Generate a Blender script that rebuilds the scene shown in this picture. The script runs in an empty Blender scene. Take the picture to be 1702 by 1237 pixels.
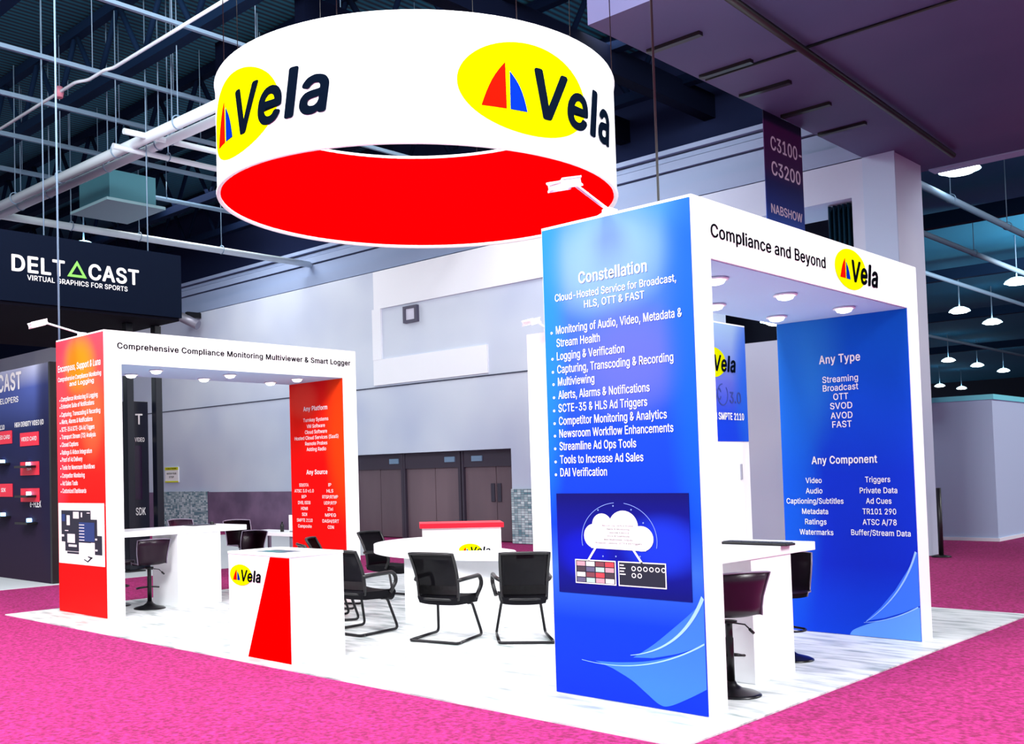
import bpy, bmesh, math, random
from mathutils import Vector, Matrix
random.seed(7)
SC = bpy.context.scene
COL = SC.collection
PI = math.pi

# ------------------------------------------------------------------ camera
CAM = (-6.6928, -3.5498, 1.728)
YAW, PITCH, ROLL, FPX = 48.07086, 2.165348, -1.37106, 1700.29
SHX, SHY = -310.589, 108.080
cd = bpy.data.cameras.new('camera'); cam = bpy.data.objects.new('camera', cd); COL.objects.link(cam)
y_, p_, r_ = map(math.radians, (YAW, PITCH, ROLL))
fw = Vector((math.cos(p_)*math.cos(y_), math.cos(p_)*math.sin(y_), math.sin(p_)))
rt = Vector((math.sin(y_), -math.cos(y_), 0)); up = rt.cross(fw)
r2 = math.cos(r_)*rt + math.sin(r_)*up; u2 = -math.sin(r_)*rt + math.cos(r_)*up
m = Matrix((r2, u2, -fw)).transposed().to_4x4(); m.translation = Vector(CAM); cam.matrix_world = m
cd.sensor_fit = 'HORIZONTAL'; cd.sensor_width = 36.0
cd.lens = FPX*36.0/1702.0
cd.shift_x = -SHX/1702.0; cd.shift_y = SHY/1702.0
cd.clip_end = 400
SC.camera = cam

# ------------------------------------------------------------------ world, exposure, hall lights and added fills
SC.view_settings.view_transform = 'Standard'; SC.view_settings.look = 'None'
SC.view_settings.exposure = 0.0; SC.view_settings.gamma = 1.0; SC.view_settings.use_curve_mapping = False
w = bpy.data.worlds.new('hall_light'); SC.world = w; w.use_nodes = True
bg = w.node_tree.nodes['Background']; bg.inputs[0].default_value = (0.84, 0.93, 1.0, 1); bg.inputs[1].default_value = 0.78

def area(name, loc, size, energy, aim, col=(1, 1, 1)):
    l = bpy.data.lights.new(name, 'AREA'); l.shape = 'RECTANGLE'; l.size = size[0]; l.size_y = size[1]
    l.energy = energy; l.color = col
    o = bpy.data.objects.new(name, l); COL.objects.link(o); o.location = loc
    d = Vector(aim) - Vector(loc); o.rotation_euler = d.to_track_quat('-Z', 'Y').to_euler()
    return o
area('hall_lamp_front', (-8.0, 1.0, 9.0), (4, 4), 1750, (1, 4.5, 0.5))
area('hall_lamp_side', (3.5, -9.5, 9.0), (4, 4), 2500, (2.5, 2, 0.5))
area('hall_lamp_aisle', (-6.0, 9.0, 9.5), (3, 3), 900, (0, 8, 0))
area('hall_lamp_door', (9.5, 9.0, 9.8), (3, 5), 520, (10.0, 10, 0))
area('hall_lamp_entry', (10.0, 20.0, 9.8), (3, 5), 480, (11.5, 20, 0))
area('hall_lamp_right', (20.0, -8.0, 9.5), (5, 5), 1200, (18, 2, 0))
area('fill_red_tower', (0.5, 1.0, 9.8), (3, 3), 800, (2.0, 8.2, 2.0))  # added fill light that brightens the red tower's front
area('fill_hall_ceiling', (40.0, 2.0, 7.5), (8, 8), 2500, (55, 12, 11))  # added uplight for the far hall ceiling, no fixture there

# ------------------------------------------------------------------ materials
def lin(c): 
    c /= 255.0
    return c/12.92 if c <= 0.04045 else ((c+0.055)/1.055)**2.4
def rgb(t, k=1.0): return (lin(t[0])*k, lin(t[1])*k, lin(t[2])*k, 1)
MATS = {}
def mat(name, c, rough=0.5, metal=0.0, k=1.0, emit=0.0, alpha=1.0, spec=0.5):
    if name in MATS: return MATS[name]
    M = bpy.data.materials.new(name); M.use_nodes = True
    b = M.node_tree.nodes['Principled BSDF']
    b.inputs['Base Color'].default_value = rgb(c, k); b.inputs['Roughness'].default_value = rough
    b.inputs['Metallic'].default_value = metal; b.inputs['Alpha'].default_value = alpha
    b.inputs['Specular IOR Level'].default_value = spec
    if emit: b.inputs['Emission Color'].default_value = rgb(c); b.inputs['Emission Strength'].default_value = emit
    MATS[name] = M; return M
def nt(M): return M.node_tree.nodes, M.node_tree.links, M.node_tree.nodes['Principled BSDF']
def ramp(N, stops):
    r = N.new('ShaderNodeValToRGB'); e = r.color_ramp.elements
    e[0].position, e[0].color = stops[0][0], stops[0][1]
    e[1].position, e[1].color = stops[-1][0], stops[-1][1]
    for p, c in stops[1:-1]:
        x = e.new(p); x.color = c
    return r
def noise_mat(name, c1, c2, scale, rough=0.8, bump=0.0, detail=4, stretch=None, lo=0.35, hi=0.65, k=1.0, bscale=None):
    M = mat(name, c1, rough, k=k); N, L, b = nt(M)
    tc = N.new('ShaderNodeTexCoord'); mp = N.new('ShaderNodeMapping'); L.new(tc.outputs['Object'], mp.inputs[0])
    if stretch: mp.inputs['Scale'].default_value = stretch
    n = N.new('ShaderNodeTexNoise'); n.inputs['Scale'].default_value = scale; n.inputs['Detail'].default_value = detail
    L.new(mp.outputs[0], n.inputs['Vector'])
    r = ramp(N, [(lo, rgb(c1, k)), (hi, rgb(c2, k))]); L.new(n.outputs[0], r.inputs[0]); L.new(r.outputs[0], b.inputs['Base Color'])
    if bump:
        n2 = N.new('ShaderNodeTexNoise'); n2.inputs['Scale'].default_value = bscale or scale*2
        L.new(tc.outputs['Object'], n2.inputs['Vector'])
        bp = N.new('ShaderNodeBump'); bp.inputs['Strength'].default_value = bump; bp.inputs['Distance'].default_value = 0.02
        L.new(n2.outputs[0], bp.inputs['Height']); L.new(bp.outputs[0], b.inputs['Normal'])
    return M
def print_mat(name, stops, glow=None, axis='Y', rough=0.7, k=0.72):
    """printed colour gradient: stops run up the sheet, glow = (across, up, radius across, radius up, colour)"""
    M = mat(name, (128, 128, 128), rough, spec=0.15); N, L, b = nt(M)
    tc = N.new('ShaderNodeTexCoord'); s = N.new('ShaderNodeSeparateXYZ'); L.new(tc.outputs['Generated'], s.inputs[0])
    r = ramp(N, [(p, rgb(c, k)) for p, c in stops]); L.new(s.outputs['Z'], r.inputs[0])
    out = r.outputs[0]
    for g in (glow or []):
        d = []
        for o, c, rad in ((s.outputs[axis], g[0], g[2]), (s.outputs['Z'], g[1], g[3])):
            a = N.new('ShaderNodeMath'); a.operation = 'SUBTRACT'; L.new(o, a.inputs[0]); a.inputs[1].default_value = c
            q = N.new('ShaderNodeMath'); q.operation = 'DIVIDE'; L.new(a.outputs[0], q.inputs[0]); q.inputs[1].default_value = rad
            e = N.new('ShaderNodeMath'); e.operation = 'POWER'; L.new(q.outputs[0], e.inputs[0]); e.inputs[1].default_value = 2
            ab = N.new('ShaderNodeMath'); ab.operation = 'MULTIPLY'; L.new(q.outputs[0], ab.inputs[0]); L.new(q.outputs[0], ab.inputs[1]); d.append(ab)
        t = N.new('ShaderNodeMath'); t.operation = 'ADD'; L.new(d[0].outputs[0], t.inputs[0]); L.new(d[1].outputs[0], t.inputs[1])
        f = N.new('ShaderNodeMapRange'); f.interpolation_type = 'SMOOTHSTEP'; L.new(t.outputs[0], f.inputs[0])
        f.inputs[1].default_value = 0; f.inputs[2].default_value = 1; f.inputs[3].default_value = g[5] if len(g) > 5 else 1; f.inputs[4].default_value = 0
        mx = N.new('ShaderNodeMix'); mx.data_type = 'RGBA'; L.new(f.outputs[0], mx.inputs[0]); L.new(out, mx.inputs[6]); mx.inputs[7].default_value = rgb(g[4], k)
        out = mx.outputs[2]
    L.new(out, b.inputs['Base Color']); return M

white = mat('white_laminate', (246, 247, 250), 0.4)
whitep = mat('white_print', (250, 250, 250), 0.6)
black = mat('black_plastic', (14, 13, 17), 0.4)
blackm = mat('black_metal', (16, 14, 20), 0.3, 0.4)
leather = mat('dark_leatherette', (44, 16, 40), 0.3)
seatfab = mat('seat_fabric', (12, 11, 17), 0.85, spec=0.15)
chrome = mat('chrome', (200, 200, 210), 0.15, 1.0)
ink = mat('black_ink', (6, 7, 12), 0.9, spec=0.0)
navyink = mat('navy_ink', (6, 14, 28), 0.9, spec=0.0)
yellow = mat('logo_yellow', (208, 218, 0), 0.6, spec=0.0)
redink = mat('logo_red', (226, 14, 4), 0.7, spec=0.0)
blueink = mat('logo_blue', (4, 36, 150), 0.6, spec=0.0)
redpanel = mat('signal_red', (240, 0, 0), 0.7, spec=0.0)
glow = mat('lamp_glow', (255, 255, 255), 0.5, emit=5.0)
armglow = mat('arm_lamp_glow', (255, 255, 255), 0.5, emit=2.0)
steel = mat('grey_steel', (150, 150, 165), 0.4, 0.5)
pipew = mat('white_pipe', (206, 222, 232), 0.5)
rodm = mat('pale_rod', (120, 150, 175), 0.5)
canopy_shade_tint = mat('canopy_shade_tint', (176, 214, 244), 0.8)  # cool tint put in for the canopy's shade and against pink carpet bounce

# ------------------------------------------------------------------ geometry helpers
def NB(): return bmesh.new()
def box(bm, x0, y0, z0, x1, y1, z1, bev=0.0):
    r = bmesh.ops.create_cube(bm, size=1.0); vs = r['verts']
    for v in vs:
        v.co = Vector(((x0+x1)/2 + v.co.x*(x1-x0), (y0+y1)/2 + v.co.y*(y1-y0), (z0+z1)/2 + v.co.z*(z1-z0)))
    if bev:
        es = list({e for v in vs for e in v.link_edges})
        bmesh.ops.bevel(bm, geom=es, offset=bev, segments=2, affect='EDGES', profile=0.5)
    return bm
def poly(bm, pts):
    vs = [bm.verts.new(p) for p in pts]; return bm.faces.new(vs)
def prism(bm, pts, ext):
    """closed polygon (3D points) extruded by vector ext"""
    e = Vector(ext); a = [bm.verts.new(p) for p in pts]; b = [bm.verts.new(Vector(p)+e) for p in pts]; n = len(pts)
    bm.faces.new(a); bm.faces.new(list(reversed(b)))
    for i in range(n): bm.faces.new((a[i], b[i], b[(i+1) % n], a[(i+1) % n]))
    bmesh.ops.recalc_face_normals(bm, faces=bm.faces[:]); return bm
def tube(bm, pts, r, n=8, closed=False, cap=True):
    pts = [Vector(p) for p in pts]; rings = []; N = len(pts)
    pu = None
    for i, p in enumerate(pts):
        if closed: d = pts[(i+1) % N] - pts[i-1]
        else: d = (pts[min(i+1, N-1)] - pts[max(i-1, 0)])
        d.normalize()
        if pu is None:
            pu = d.orthogonal().normalized()
        else:
            pu = (pu - d*pu.dot(d)); pu = pu.normalized() if pu.length > 1e-6 else d.orthogonal().normalized()
        v = d.cross(pu)
        rr = r[i] if isinstance(r, (list, tuple)) else r
        rings.append([bm.verts.new(p + rr*(math.cos(2*PI*k/n)*pu + math.sin(2*PI*k/n)*v)) for k in range(n)])
    for i in range(N if closed else N-1):
        a, b = rings[i], rings[(i+1) % N]
        for k in range(n):
            f = bm.faces.new((a[k], a[(k+1) % n], b[(k+1) % n], b[k])); f.smooth = True
    if cap and not closed:
        bm.faces.new(list(reversed(rings[0]))); bm.faces.new(rings[-1])
    return bm
def rounded(pts, rad, n=5):
    """fillet the corners of an open 3D polyline"""
    P = [Vector(p) for p in pts]; out = [P[0]]
    for i in range(1, len(P)-1):
        a = (P[i-1]-P[i]); b = (P[i+1]-P[i]); r = min(rad, a.length*0.49, b.length*0.49)
        s = P[i]+a.normalized()*r; e = P[i]+b.normalized()*r
        for k in range(n+1):
            t = k/n; out.append((1-t)**2*s + 2*t*(1-t)*P[i] + t*t*e)
    out.append(P[-1]); return out
def lathe(bm, prof, c=(0, 0, 0), n=32, cap=True):
    rings = []
    for r, z in prof:
        rings.append([bm.verts.new((c[0]+r*math.cos(2*PI*k/n), c[1]+r*math.sin(2*PI*k/n), c[2]+z)) for k in range(n)])
    for a, b in zip(rings, rings[1:]):
        for k in range(n):
            f = bm.faces.new((a[k], a[(k+1) % n], b[(k+1) % n], b[k])); f.smooth = True
    if cap:
        bm.faces.new(list(reversed(rings[0]))); bm.faces.new(rings[-1])
    bmesh.ops.recalc_face_normals(bm, faces=bm.faces[:]); return bm
def cyl(bm, a, b, r, n=12): return tube(bm, [a, b], r, n)

def base_of(o):
    v = Vector((0, 0, 0))
    while o is not None: v += o.location; o = o.parent
    return v
def obj(name, bm, material, parent=None, kind=None):
    me = bpy.data.meshes.new(name)
    if parent is not None:
        b = base_of(parent)
        for v in bm.verts: v.co -= b
    bm.to_mesh(me); bm.free()
    for M in (material if isinstance(material, (list, tuple)) else [material]): me.materials.append(M)
    o = bpy.data.objects.new(name, me); COL.objects.link(o)
    if parent is not None: o.parent = parent
    if kind: o['kind'] = kind
    return o
def tag(o, label, cat, group=None):
    o['label'] = label; o['category'] = cat
    if group: o['group'] = group
    return o
def thing(name, label, cat, loc=(0, 0, 0), group=None):
    o = bpy.data.objects.new(name, None); COL.objects.link(o); o.location = loc; o.empty_display_size = 0.2
    return tag(o, label, cat, group)
def struct(name, bm, material, parent=None):
    o = obj(name, bm, material, parent)
    if parent is None: o['kind'] = 'structure'
    return o
def dup(root, loc, rz, label, group=None):
    c = root.copy(); COL.objects.link(c); c.location = loc; c.rotation_euler = (0, 0, rz); c['label'] = label
    if group: c['group'] = group
    def rec(src, dst):
        for ch in src.children:
            k = ch.copy(); COL.objects.link(k); k.parent = dst; rec(ch, k)
    rec(root, c); return c

OUTLINES = (
  'A189:6 0,79 200,109 200,182 0,155 0,113 119,104 146,91 188,96 188,84 146,75 119,33 0;43 56,43 78,145 78,145 56|B179:24 0,24 200,95 200,108 199,119 197,129 193,138 188,144 181,150 174,153 165,156 157,157 147,156 139,155 132,152 126'
  ',149 121,145 116,140 112,135 109,130 107,124 105,124 103,130 102,136 100,143 97,149 92,154 86,158 80,162 72,164 63,164 54,164 44,161 35,157 26,152 19,144 12,135 7,125 3,112 1,97 0;49 22,96 22,110 23,121 26,130 31,135 38,139 45,140'
  ' 54,139 60,137 66,135 72,131 78,126 82,120 86,113 89,106 90,98 91,49 91;49 112,94 112,101 113,107 114,113 116,119 120,123 124,127 128,130 134,132 140,132 146,131 155,128 162,123 169,116 174,106 177,94 178,49 178|C201:105 -3,88 -1,'
  '73 3,59 10,47 19,36 31,27 45,21 62,17 80,16 100,17 120,21 138,27 155,36 169,47 181,59 190,73 197,88 201,105 203,115 202,125 201,134 198,142 195,151 190,158 185,165 179,171 172,176 164,180 156,184 147,186 137,161 137,159 144,156 15'
  '0,153 155,149 160,145 164,140 168,135 172,130 174,124 177,118 178,112 179,105 179,93 178,82 175,72 170,63 163,55 154,49 143,44 130,42 116,41 100,42 84,44 69,49 57,56 46,63 37,72 30,82 25,93 22,105 21,112 21,118 22,124 24,130 26,13'
  '5 28,140 32,145 36,149 40,153 45,156 50,159 57,161 63,186 63,184 53,180 44,176 36,171 28,165 21,158 15,151 10,143 5,134 2,125 -1,115 -2|D197:86 0,38 0,38 22,84 22,100 23,113 27,125 32,135 39,143 48,149 59,153 71,156 85,157 100,156'
  ' 116,153 129,149 142,143 152,135 161,126 168,114 173,101 177,87 178,37 178,37 200,89 200,107 199,124 195,139 188,151 179,162 168,170 154,177 138,180 120,181 100,180 81,177 63,170 47,162 33,151 21,138 12,123 5,105 1;49 200,49 0,24 '
  '0,24 200|E165:24 0,24 200,146 200,146 178,49 178,49 112,140 112,140 90,49 90,49 22,148 22,148 0|F161:24 0,24 200,145 200,145 178,49 178,49 109,136 109,136 87,49 87,49 0|G205:106 -3,89 -1,73 3,59 10,46 19,36 31,27 45,21 62,17 80,16'
  ' 100,17 120,21 138,27 155,36 169,46 181,59 190,72 197,88 201,104 203,114 202,124 201,134 198,143 194,151 190,159 184,165 178,171 171,177 164,181 155,184 147,186 137,160 137,158 143,155 149,152 155,149 159,145 164,140 168,135 171,1'
  '30 174,124 176,118 178,111 179,104 179,93 178,82 175,72 170,63 163,55 154,49 143,44 130,42 116,41 100,42 84,44 70,49 57,56 46,63 37,72 30,83 25,94 22,106 21,116 22,126 24,136 28,144 33,150 40,156 48,160 58,162 68,163 80,171 78,111'
  ' 78,111 101,188 101,188 79,187 63,183 49,177 36,169 24,160 15,148 7,135 2,121 -2|H203:24 0,24 200,49 200,49 114,154 114,154 200,180 200,180 0,154 0,154 91,49 91,49 0|I80:22 0,22 200,58 200,58 0|J156:73 -3,56 -1,42 4,30 13,20 25,15'
  ' 39,13 57,13 68,38 68,38 57,39 46,43 37,48 29,55 24,63 21,73 20,82 21,91 24,97 29,103 37,106 46,107 57,107 200,132 200,132 57,130 39,125 25,116 13,104 4,89 -1|K183:41 57,41 85,55 103,69 119,83 135,143 200,176 200,91 108,90 109;24 '
  '0,24 200,49 200,49 131,49 88,49 76,49 0;146 0,74 102,90 122,176 0|L154:24 0,24 200,49 200,49 22,142 22,142 0|M247:24 0,24 200,60 200,109 74,113 62,118 48,122 33,126 19,121 19,125 32,130 48,134 62,139 74,187 200,223 200,223 0,198 0'
  ',198 114,198 129,199 145,199 162,199 180,202 180,196 161,189 143,184 127,179 114,134 0,112 0,67 114,63 126,57 142,51 160,44 180,47 180,47 164,48 146,48 129,48 114,48 0|N206:24 0,24 200,54 200,135 72,143 59,152 42,163 22,159 21,158'
  ' 43,157 62,157 77,157 200,182 200,182 0,152 0,79 114,70 130,58 150,42 178,47 178,48 151,49 129,49 114,49 0|O210:105 -3,88 -1,73 3,59 10,47 19,36 31,27 45,21 62,17 80,16 100,17 120,21 138,27 155,36 169,47 181,59 190,73 197,88 201,1'
  '05 203,122 201,137 197,151 190,163 181,174 169,182 155,189 138,193 120,194 100,193 80,189 62,182 45,174 31,163 19,151 10,137 3,122 -1;105 21,117 22,127 25,137 30,146 37,154 46,161 57,165 69,168 84,169 100,168 116,165 131,161 143,1'
  '54 154,146 163,137 170,127 175,117 178,105 179,93 178,83 175,72 170,63 163,56 154,49 143,44 131,42 116,41 100,42 84,44 69,49 57,56 46,63 37,72 30,83 25,93 22|P175:24 0,24 200,92 200,107 199,120 196,131 192,140 185,147 178,153 169,'
  '157 159,160 148,161 137,160 125,157 114,153 104,147 95,140 88,131 81,120 77,107 74,92 73,43 73,43 95,91 95,101 96,110 98,117 101,123 105,127 110,131 115,133 122,135 129,135 137,135 144,133 151,131 158,127 164,123 168,117 172,110 1'
  '75,101 177,91 178,49 178,49 0|Q210:96 63,123 63,145 33,151 26,184 -19,158 -19,136 10,130 18;105 -3,88 -1,73 3,59 10,47 19,36 31,27 45,21 62,17 80,16 100,17 120,21 138,27 155,36 169,47 181,59 190,73 197,88 201,105 203,122 201,137 1'
  '97,151 190,163 181,174 169,182 155,189 138,193 120,194 100,193 80,189 62,182 45,174 31,163 19,151 10,137 3,122 -1;105 21,117 22,127 25,137 30,146 37,154 46,161 57,165 69,168 84,169 100,168 116,165 131,161 143,154 154,146 163,137 1'
  '70,127 175,117 178,105 179,93 178,83 175,72 170,63 163,56 154,49 143,44 131,42 116,41 100,42 84,44 69,49 57,56 46,63 37,72 30,83 25,93 22|R177:24 0,24 200,93 200,107 199,120 196,131 192,140 186,148 179,153 170,158 161,160 150,161 '
  '138,160 127,158 116,153 107,148 98,140 91,131 85,120 81,107 79,93 78,38 78,38 100,92 100,102 101,110 102,117 105,123 108,128 113,131 118,134 124,135 131,136 138,135 146,134 153,131 159,128 165,123 169,117 173,110 176,101 177,92 17'
  '8,49 178,49 0;139 0,90 90,119 90,168 0|S176:88 -3,74 -3,61 0,50 4,40 9,32 16,25 24,20 33,17 43,15 54,41 54,42 46,45 40,49 34,53 30,59 26,65 23,73 21,80 20,88 19,97 20,105 21,112 24,119 27,125 31,130 36,133 42,135 48,136 55,135 61,'
  '133 66,131 70,127 74,122 77,116 80,96 87,72 94,57 99,44 106,34 114,26 123,22 134,20 146,21 157,24 167,29 176,36 184,44 190,54 196,65 200,77 202,89 203,102 202,114 200,124 196,134 190,142 184,148 176,153 168,156 159,158 149,133 149'
  ',130 158,126 166,119 172,110 177,100 179,88 180,80 180,73 178,66 176,60 173,55 169,51 164,48 159,46 154,45 148,46 141,48 136,51 131,56 127,61 124,67 121,83 115,104 110,122 104,129 101,135 97,141 93,146 89,151 84,155 78,158 71,160 '
  '63,161 54,160 44,157 34,152 25,145 17,137 10,127 4,116 0,102 -3|T176:12 178,12 200,164 200,164 178,101 178,101 0,76 0,76 178|U203:102 -3,87 -2,73 1,61 6,50 13,41 21,33 31,28 43,25 55,24 68,24 200,49 200,49 70,50 61,52 52,55 44,60 '
  '37,66 32,74 27,82 23,91 21,102 20,112 21,122 23,130 27,137 32,143 37,148 44,152 52,154 61,154 70,154 200,180 200,180 68,179 55,175 43,170 31,163 21,154 13,143 6,131 1,117 -2|V189:80 0,6 200,33 200,76 81,85 54,97 12,92 12,105 54,11'
  '4 81,155 200,182 200,109 0|W270:61 0,6 200,32 200,64 77,69 57,73 37,77 16,74 16,79 37,83 57,88 77,120 200,149 200,181 77,187 57,191 37,195 16,192 16,196 37,201 57,206 77,237 200,263 200,208 0,179 0,145 127,138 154,132 187,137 187,'
  '132 155,125 127,91 0|X186:7 0,85 112,85 93,12 200,41 200,70 157,80 142,88 129,96 115,91 115,99 129,107 142,117 157,147 200,175 200,102 94,102 113,179 0,150 0,115 51,106 65,98 77,91 91,96 91,89 77,81 65,71 51,36 0|Y186:80 0,80 82,6'
  ' 200,36 200,76 135,87 115,98 91,88 91,99 115,110 135,150 200,179 200,105 82,105 0|Z172:16 0,16 18,108 151,120 169,134 187,137 179,112 178,88 178,16 178,16 200,156 200,156 181,66 51,53 32,38 13,35 21,60 22,84 22,157 22,157 0|a153:6'
  '3 -3,54 -3,45 -1,37 2,30 6,24 11,19 18,15 25,13 33,12 42,13 50,14 57,17 63,21 68,25 72,30 76,36 79,43 81,49 83,70 86,92 89,104 92,107 94,108 97,108 100,108 101,108 107,107 112,105 117,102 121,99 124,94 127,89 129,83 130,77 130,70 '
  '130,64 129,59 127,54 124,50 121,46 118,43 115,41 111,39 108,16 114,20 123,25 130,31 136,37 141,45 145,52 148,60 150,68 151,76 151,94 149,100 147,106 145,112 142,118 138,123 132,127 126,130 118,132 109,132 99,132 0,109 0,109 20,107'
  ' 20,99 10,95 6,90 3,85 0,78 -2,71 -3;67 18,75 18,83 20,90 23,95 27,100 31,104 37,106 42,108 48,108 54,108 75,102 72,91 69,79 67,69 66,53 62,48 60,44 58,41 55,38 51,37 47,36 41,37 36,38 32,40 28,43 25,47 23,51 21,56 19,61 18|b167:9'
  '0 -3,82 -3,74 -1,68 1,62 5,58 8,54 12,46 23,44 23,44 0,21 0,21 200,45 200,45 126,46 126,54 136,58 140,62 143,67 147,74 149,81 151,90 151,102 150,113 147,123 142,132 135,139 126,145 115,150 103,153 89,153 74,153 59,150 46,145 33,13'
  '9 23,132 14,123 6,113 1,102 -2;87 18,95 19,103 22,110 26,116 31,120 38,124 46,127 55,128 64,129 74,128 85,127 94,124 103,121 110,116 117,110 122,103 126,95 129,87 130,78 129,70 127,63 123,58 117,53 111,49 103,46 95,45 85,44 74,45 '
  '64,46 54,49 45,53 37,58 31,64 26,70 22,78 19|c156:81 -3,69 -2,57 1,46 6,36 14,28 23,22 33,17 46,14 59,13 74,14 89,17 102,22 114,28 125,36 134,46 141,57 147,69 150,81 151,89 151,96 150,102 148,109 146,114 143,120 140,125 136,130 13'
  '2,134 127,137 121,140 115,142 109,119 103,114 114,106 122,95 128,81 130,72 129,64 126,57 122,51 116,46 109,43 102,40 93,38 84,38 74,38 64,40 55,43 46,46 38,51 32,57 26,64 22,72 19,81 18,95 20,106 26,115 35,120 46,143 40,140 34,138'
  ' 28,134 22,130 17,126 12,120 8,115 5,109 2,102 0,96 -2,89 -3|d167:77 -3,65 -2,54 1,44 6,35 14,28 23,21 33,17 46,14 59,13 74,14 89,17 103,22 115,28 126,35 135,44 142,54 147,65 150,77 151,86 151,93 149,99 147,105 143,109 140,113 136'
  ',120 126,122 126,122 200,146 200,146 0,123 0,123 23,121 23,113 12,109 8,105 5,99 1,93 -1,85 -3;80 18,89 19,97 22,103 26,109 31,114 37,118 45,120 54,122 64,123 74,122 85,120 95,118 103,114 111,109 117,104 123,97 127,89 129,80 130,7'
  '2 129,64 126,57 122,51 117,46 110,43 103,40 94,38 85,38 74,38 64,40 55,43 46,46 38,51 31,57 26,64 22,72 19|e159:83 -3,70 -2,57 1,46 6,36 14,28 23,22 33,17 45,14 59,13 73,14 88,17 102,22 114,28 125,36 134,45 141,56 147,68 150,81 15'
  '1,89 151,97 149,104 147,112 144,119 139,126 134,131 127,136 120,140 111,143 101,145 89,146 76,146 67,29 67,29 87,133 87,122 79,121 89,120 98,117 106,113 113,109 119,103 123,97 127,89 129,81 130,72 129,64 127,58 123,52 118,47 113,4'
  '3 106,40 99,38 91,38 83,38 70,38 59,40 50,43 42,48 35,53 29,59 24,67 21,75 19,83 18,89 18,95 19,100 21,104 23,109 25,112 29,115 32,118 37,120 41,143 36,141 28,137 22,132 15,126 10,119 5,111 2,103 -1,93 -3|f100:90 149,90 129,3 129,'
  '3 149;32 0,32 170,32 178,34 185,38 191,42 196,47 201,53 204,60 206,67 208,74 208,87 207,95 205,89 184,84 186,77 186,70 186,65 184,61 181,58 177,56 171,56 165,56 0|g167:81 -59,71 -59,61 -57,53 -55,45 -52,38 -48,32 -43,27 -38,23 -33'
  ',20 -27,40 -16,48 -26,51 -29,56 -32,61 -35,67 -37,73 -38,81 -38,93 -37,103 -34,111 -30,117 -23,121 -14,122 -2,122 27,120 27,113 16,109 13,105 9,99 6,93 4,85 2,77 2,65 3,54 6,44 10,35 17,28 25,22 35,17 47,14 60,13 75,14 90,17 103,2'
  '2 115,28 126,35 135,44 142,54 147,65 150,77 151,86 151,93 149,100 147,105 143,110 140,113 136,121 125,123 125,123 149,146 149,146 -3,145 -16,143 -26,138 -35,131 -43,123 -49,114 -53,104 -57,93 -59;81 23,89 24,97 26,104 30,109 34,11'
  '4 40,118 48,121 56,122 65,123 76,122 86,121 95,118 104,114 111,110 118,104 123,97 127,89 129,81 130,72 129,64 126,57 122,51 117,46 111,43 103,40 95,38 86,38 76,38 66,40 56,43 48,47 41,51 35,57 30,64 26,72 24|h161:45 89,45 0,21 0,2'
  '1 200,45 200,45 113,40 113,45 125,52 135,60 142,69 147,79 150,89 151,99 150,108 148,116 145,123 140,129 134,134 126,138 117,140 106,140 94,140 0,116 0,116 92,115 103,112 112,107 120,101 125,92 128,83 129,76 129,69 127,63 125,58 12'
  '1,53 117,50 111,47 105,45 97|i66:21 0,21 149,45 149,45 0;33 174,29 175,25 176,21 179,18 182,17 186,16 190,17 194,18 198,21 201,25 204,29 205,33 206,37 205,41 204,45 201,47 198,49 194,50 190,49 186,47 182,45 179,41 176,37 175|j66:2'
  '1 149,45 149,45 -12,44 -21,43 -28,40 -36,36 -42,31 -47,25 -51,19 -54,11 -56,1 -56,-4 -56,-4 -34,1 -34,7 -33,12 -31,16 -28,19 -24,20 -18,21 -11;33 174,28 175,24 176,21 179,18 182,17 186,16 190,17 194,18 198,21 201,24 204,28 205,33 '
  '206,37 205,41 204,45 201,47 198,49 194,50 190,49 186,47 182,45 179,41 176,37 175|k150:43 54,43 83,47 83,112 149,142 149,72 78,70 78;21 0,21 200,45 200,45 0;116 0,58 73,75 90,146 0|l70:18 0,18 204,51 204,51 0|m240:21 0,21 149,44 14'
  '9,44 116,42 116,45 124,48 130,52 136,57 141,62 145,68 148,74 150,80 151,86 152,96 151,105 147,113 142,119 134,123 126,126 116,123 116,125 123,128 129,133 135,138 140,143 144,150 147,157 150,164 151,172 152,180 151,188 149,195 146,'
  '202 142,208 136,213 129,216 121,218 111,219 100,219 0,195 0,195 100,194 110,191 117,186 123,179 127,172 129,165 130,158 129,152 128,147 126,143 123,139 119,136 114,134 109,132 103,132 97,132 0,108 0,108 102,107 110,104 117,99 122,'
  '93 127,86 129,78 130,73 129,67 128,62 126,57 123,53 119,49 114,47 108,45 101,45 94,45 0|n161:45 89,45 0,21 0,21 149,44 149,44 113,40 113,45 125,52 135,60 142,69 147,79 150,89 151,99 150,108 148,116 145,123 140,129 134,134 126,138 '
  '117,140 106,140 94,140 0,116 0,116 92,115 103,112 112,107 120,101 125,92 128,83 129,76 129,69 127,63 125,58 121,53 117,50 111,47 105,45 97|o163:81 -3,69 -2,57 1,46 6,36 14,28 23,22 33,17 46,14 59,13 74,14 89,17 102,22 114,28 125,3'
  '6 134,46 141,57 147,69 150,81 151,95 150,107 147,117 141,127 134,135 125,141 114,146 102,149 89,150 74,149 59,146 46,141 33,135 23,127 14,117 6,107 1,95 -2;81 18,91 19,99 22,106 26,112 32,117 38,121 46,123 55,125 64,126 74,125 83,'
  '123 93,121 101,117 109,112 116,106 122,99 126,91 129,81 130,72 129,64 126,57 122,51 116,46 109,43 102,40 93,38 84,38 74,38 64,40 55,43 46,46 38,51 32,57 26,64 22,72 19|p167:21 -56,21 149,44 149,44 126,46 126,54 136,58 140,62 143,6'
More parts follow.
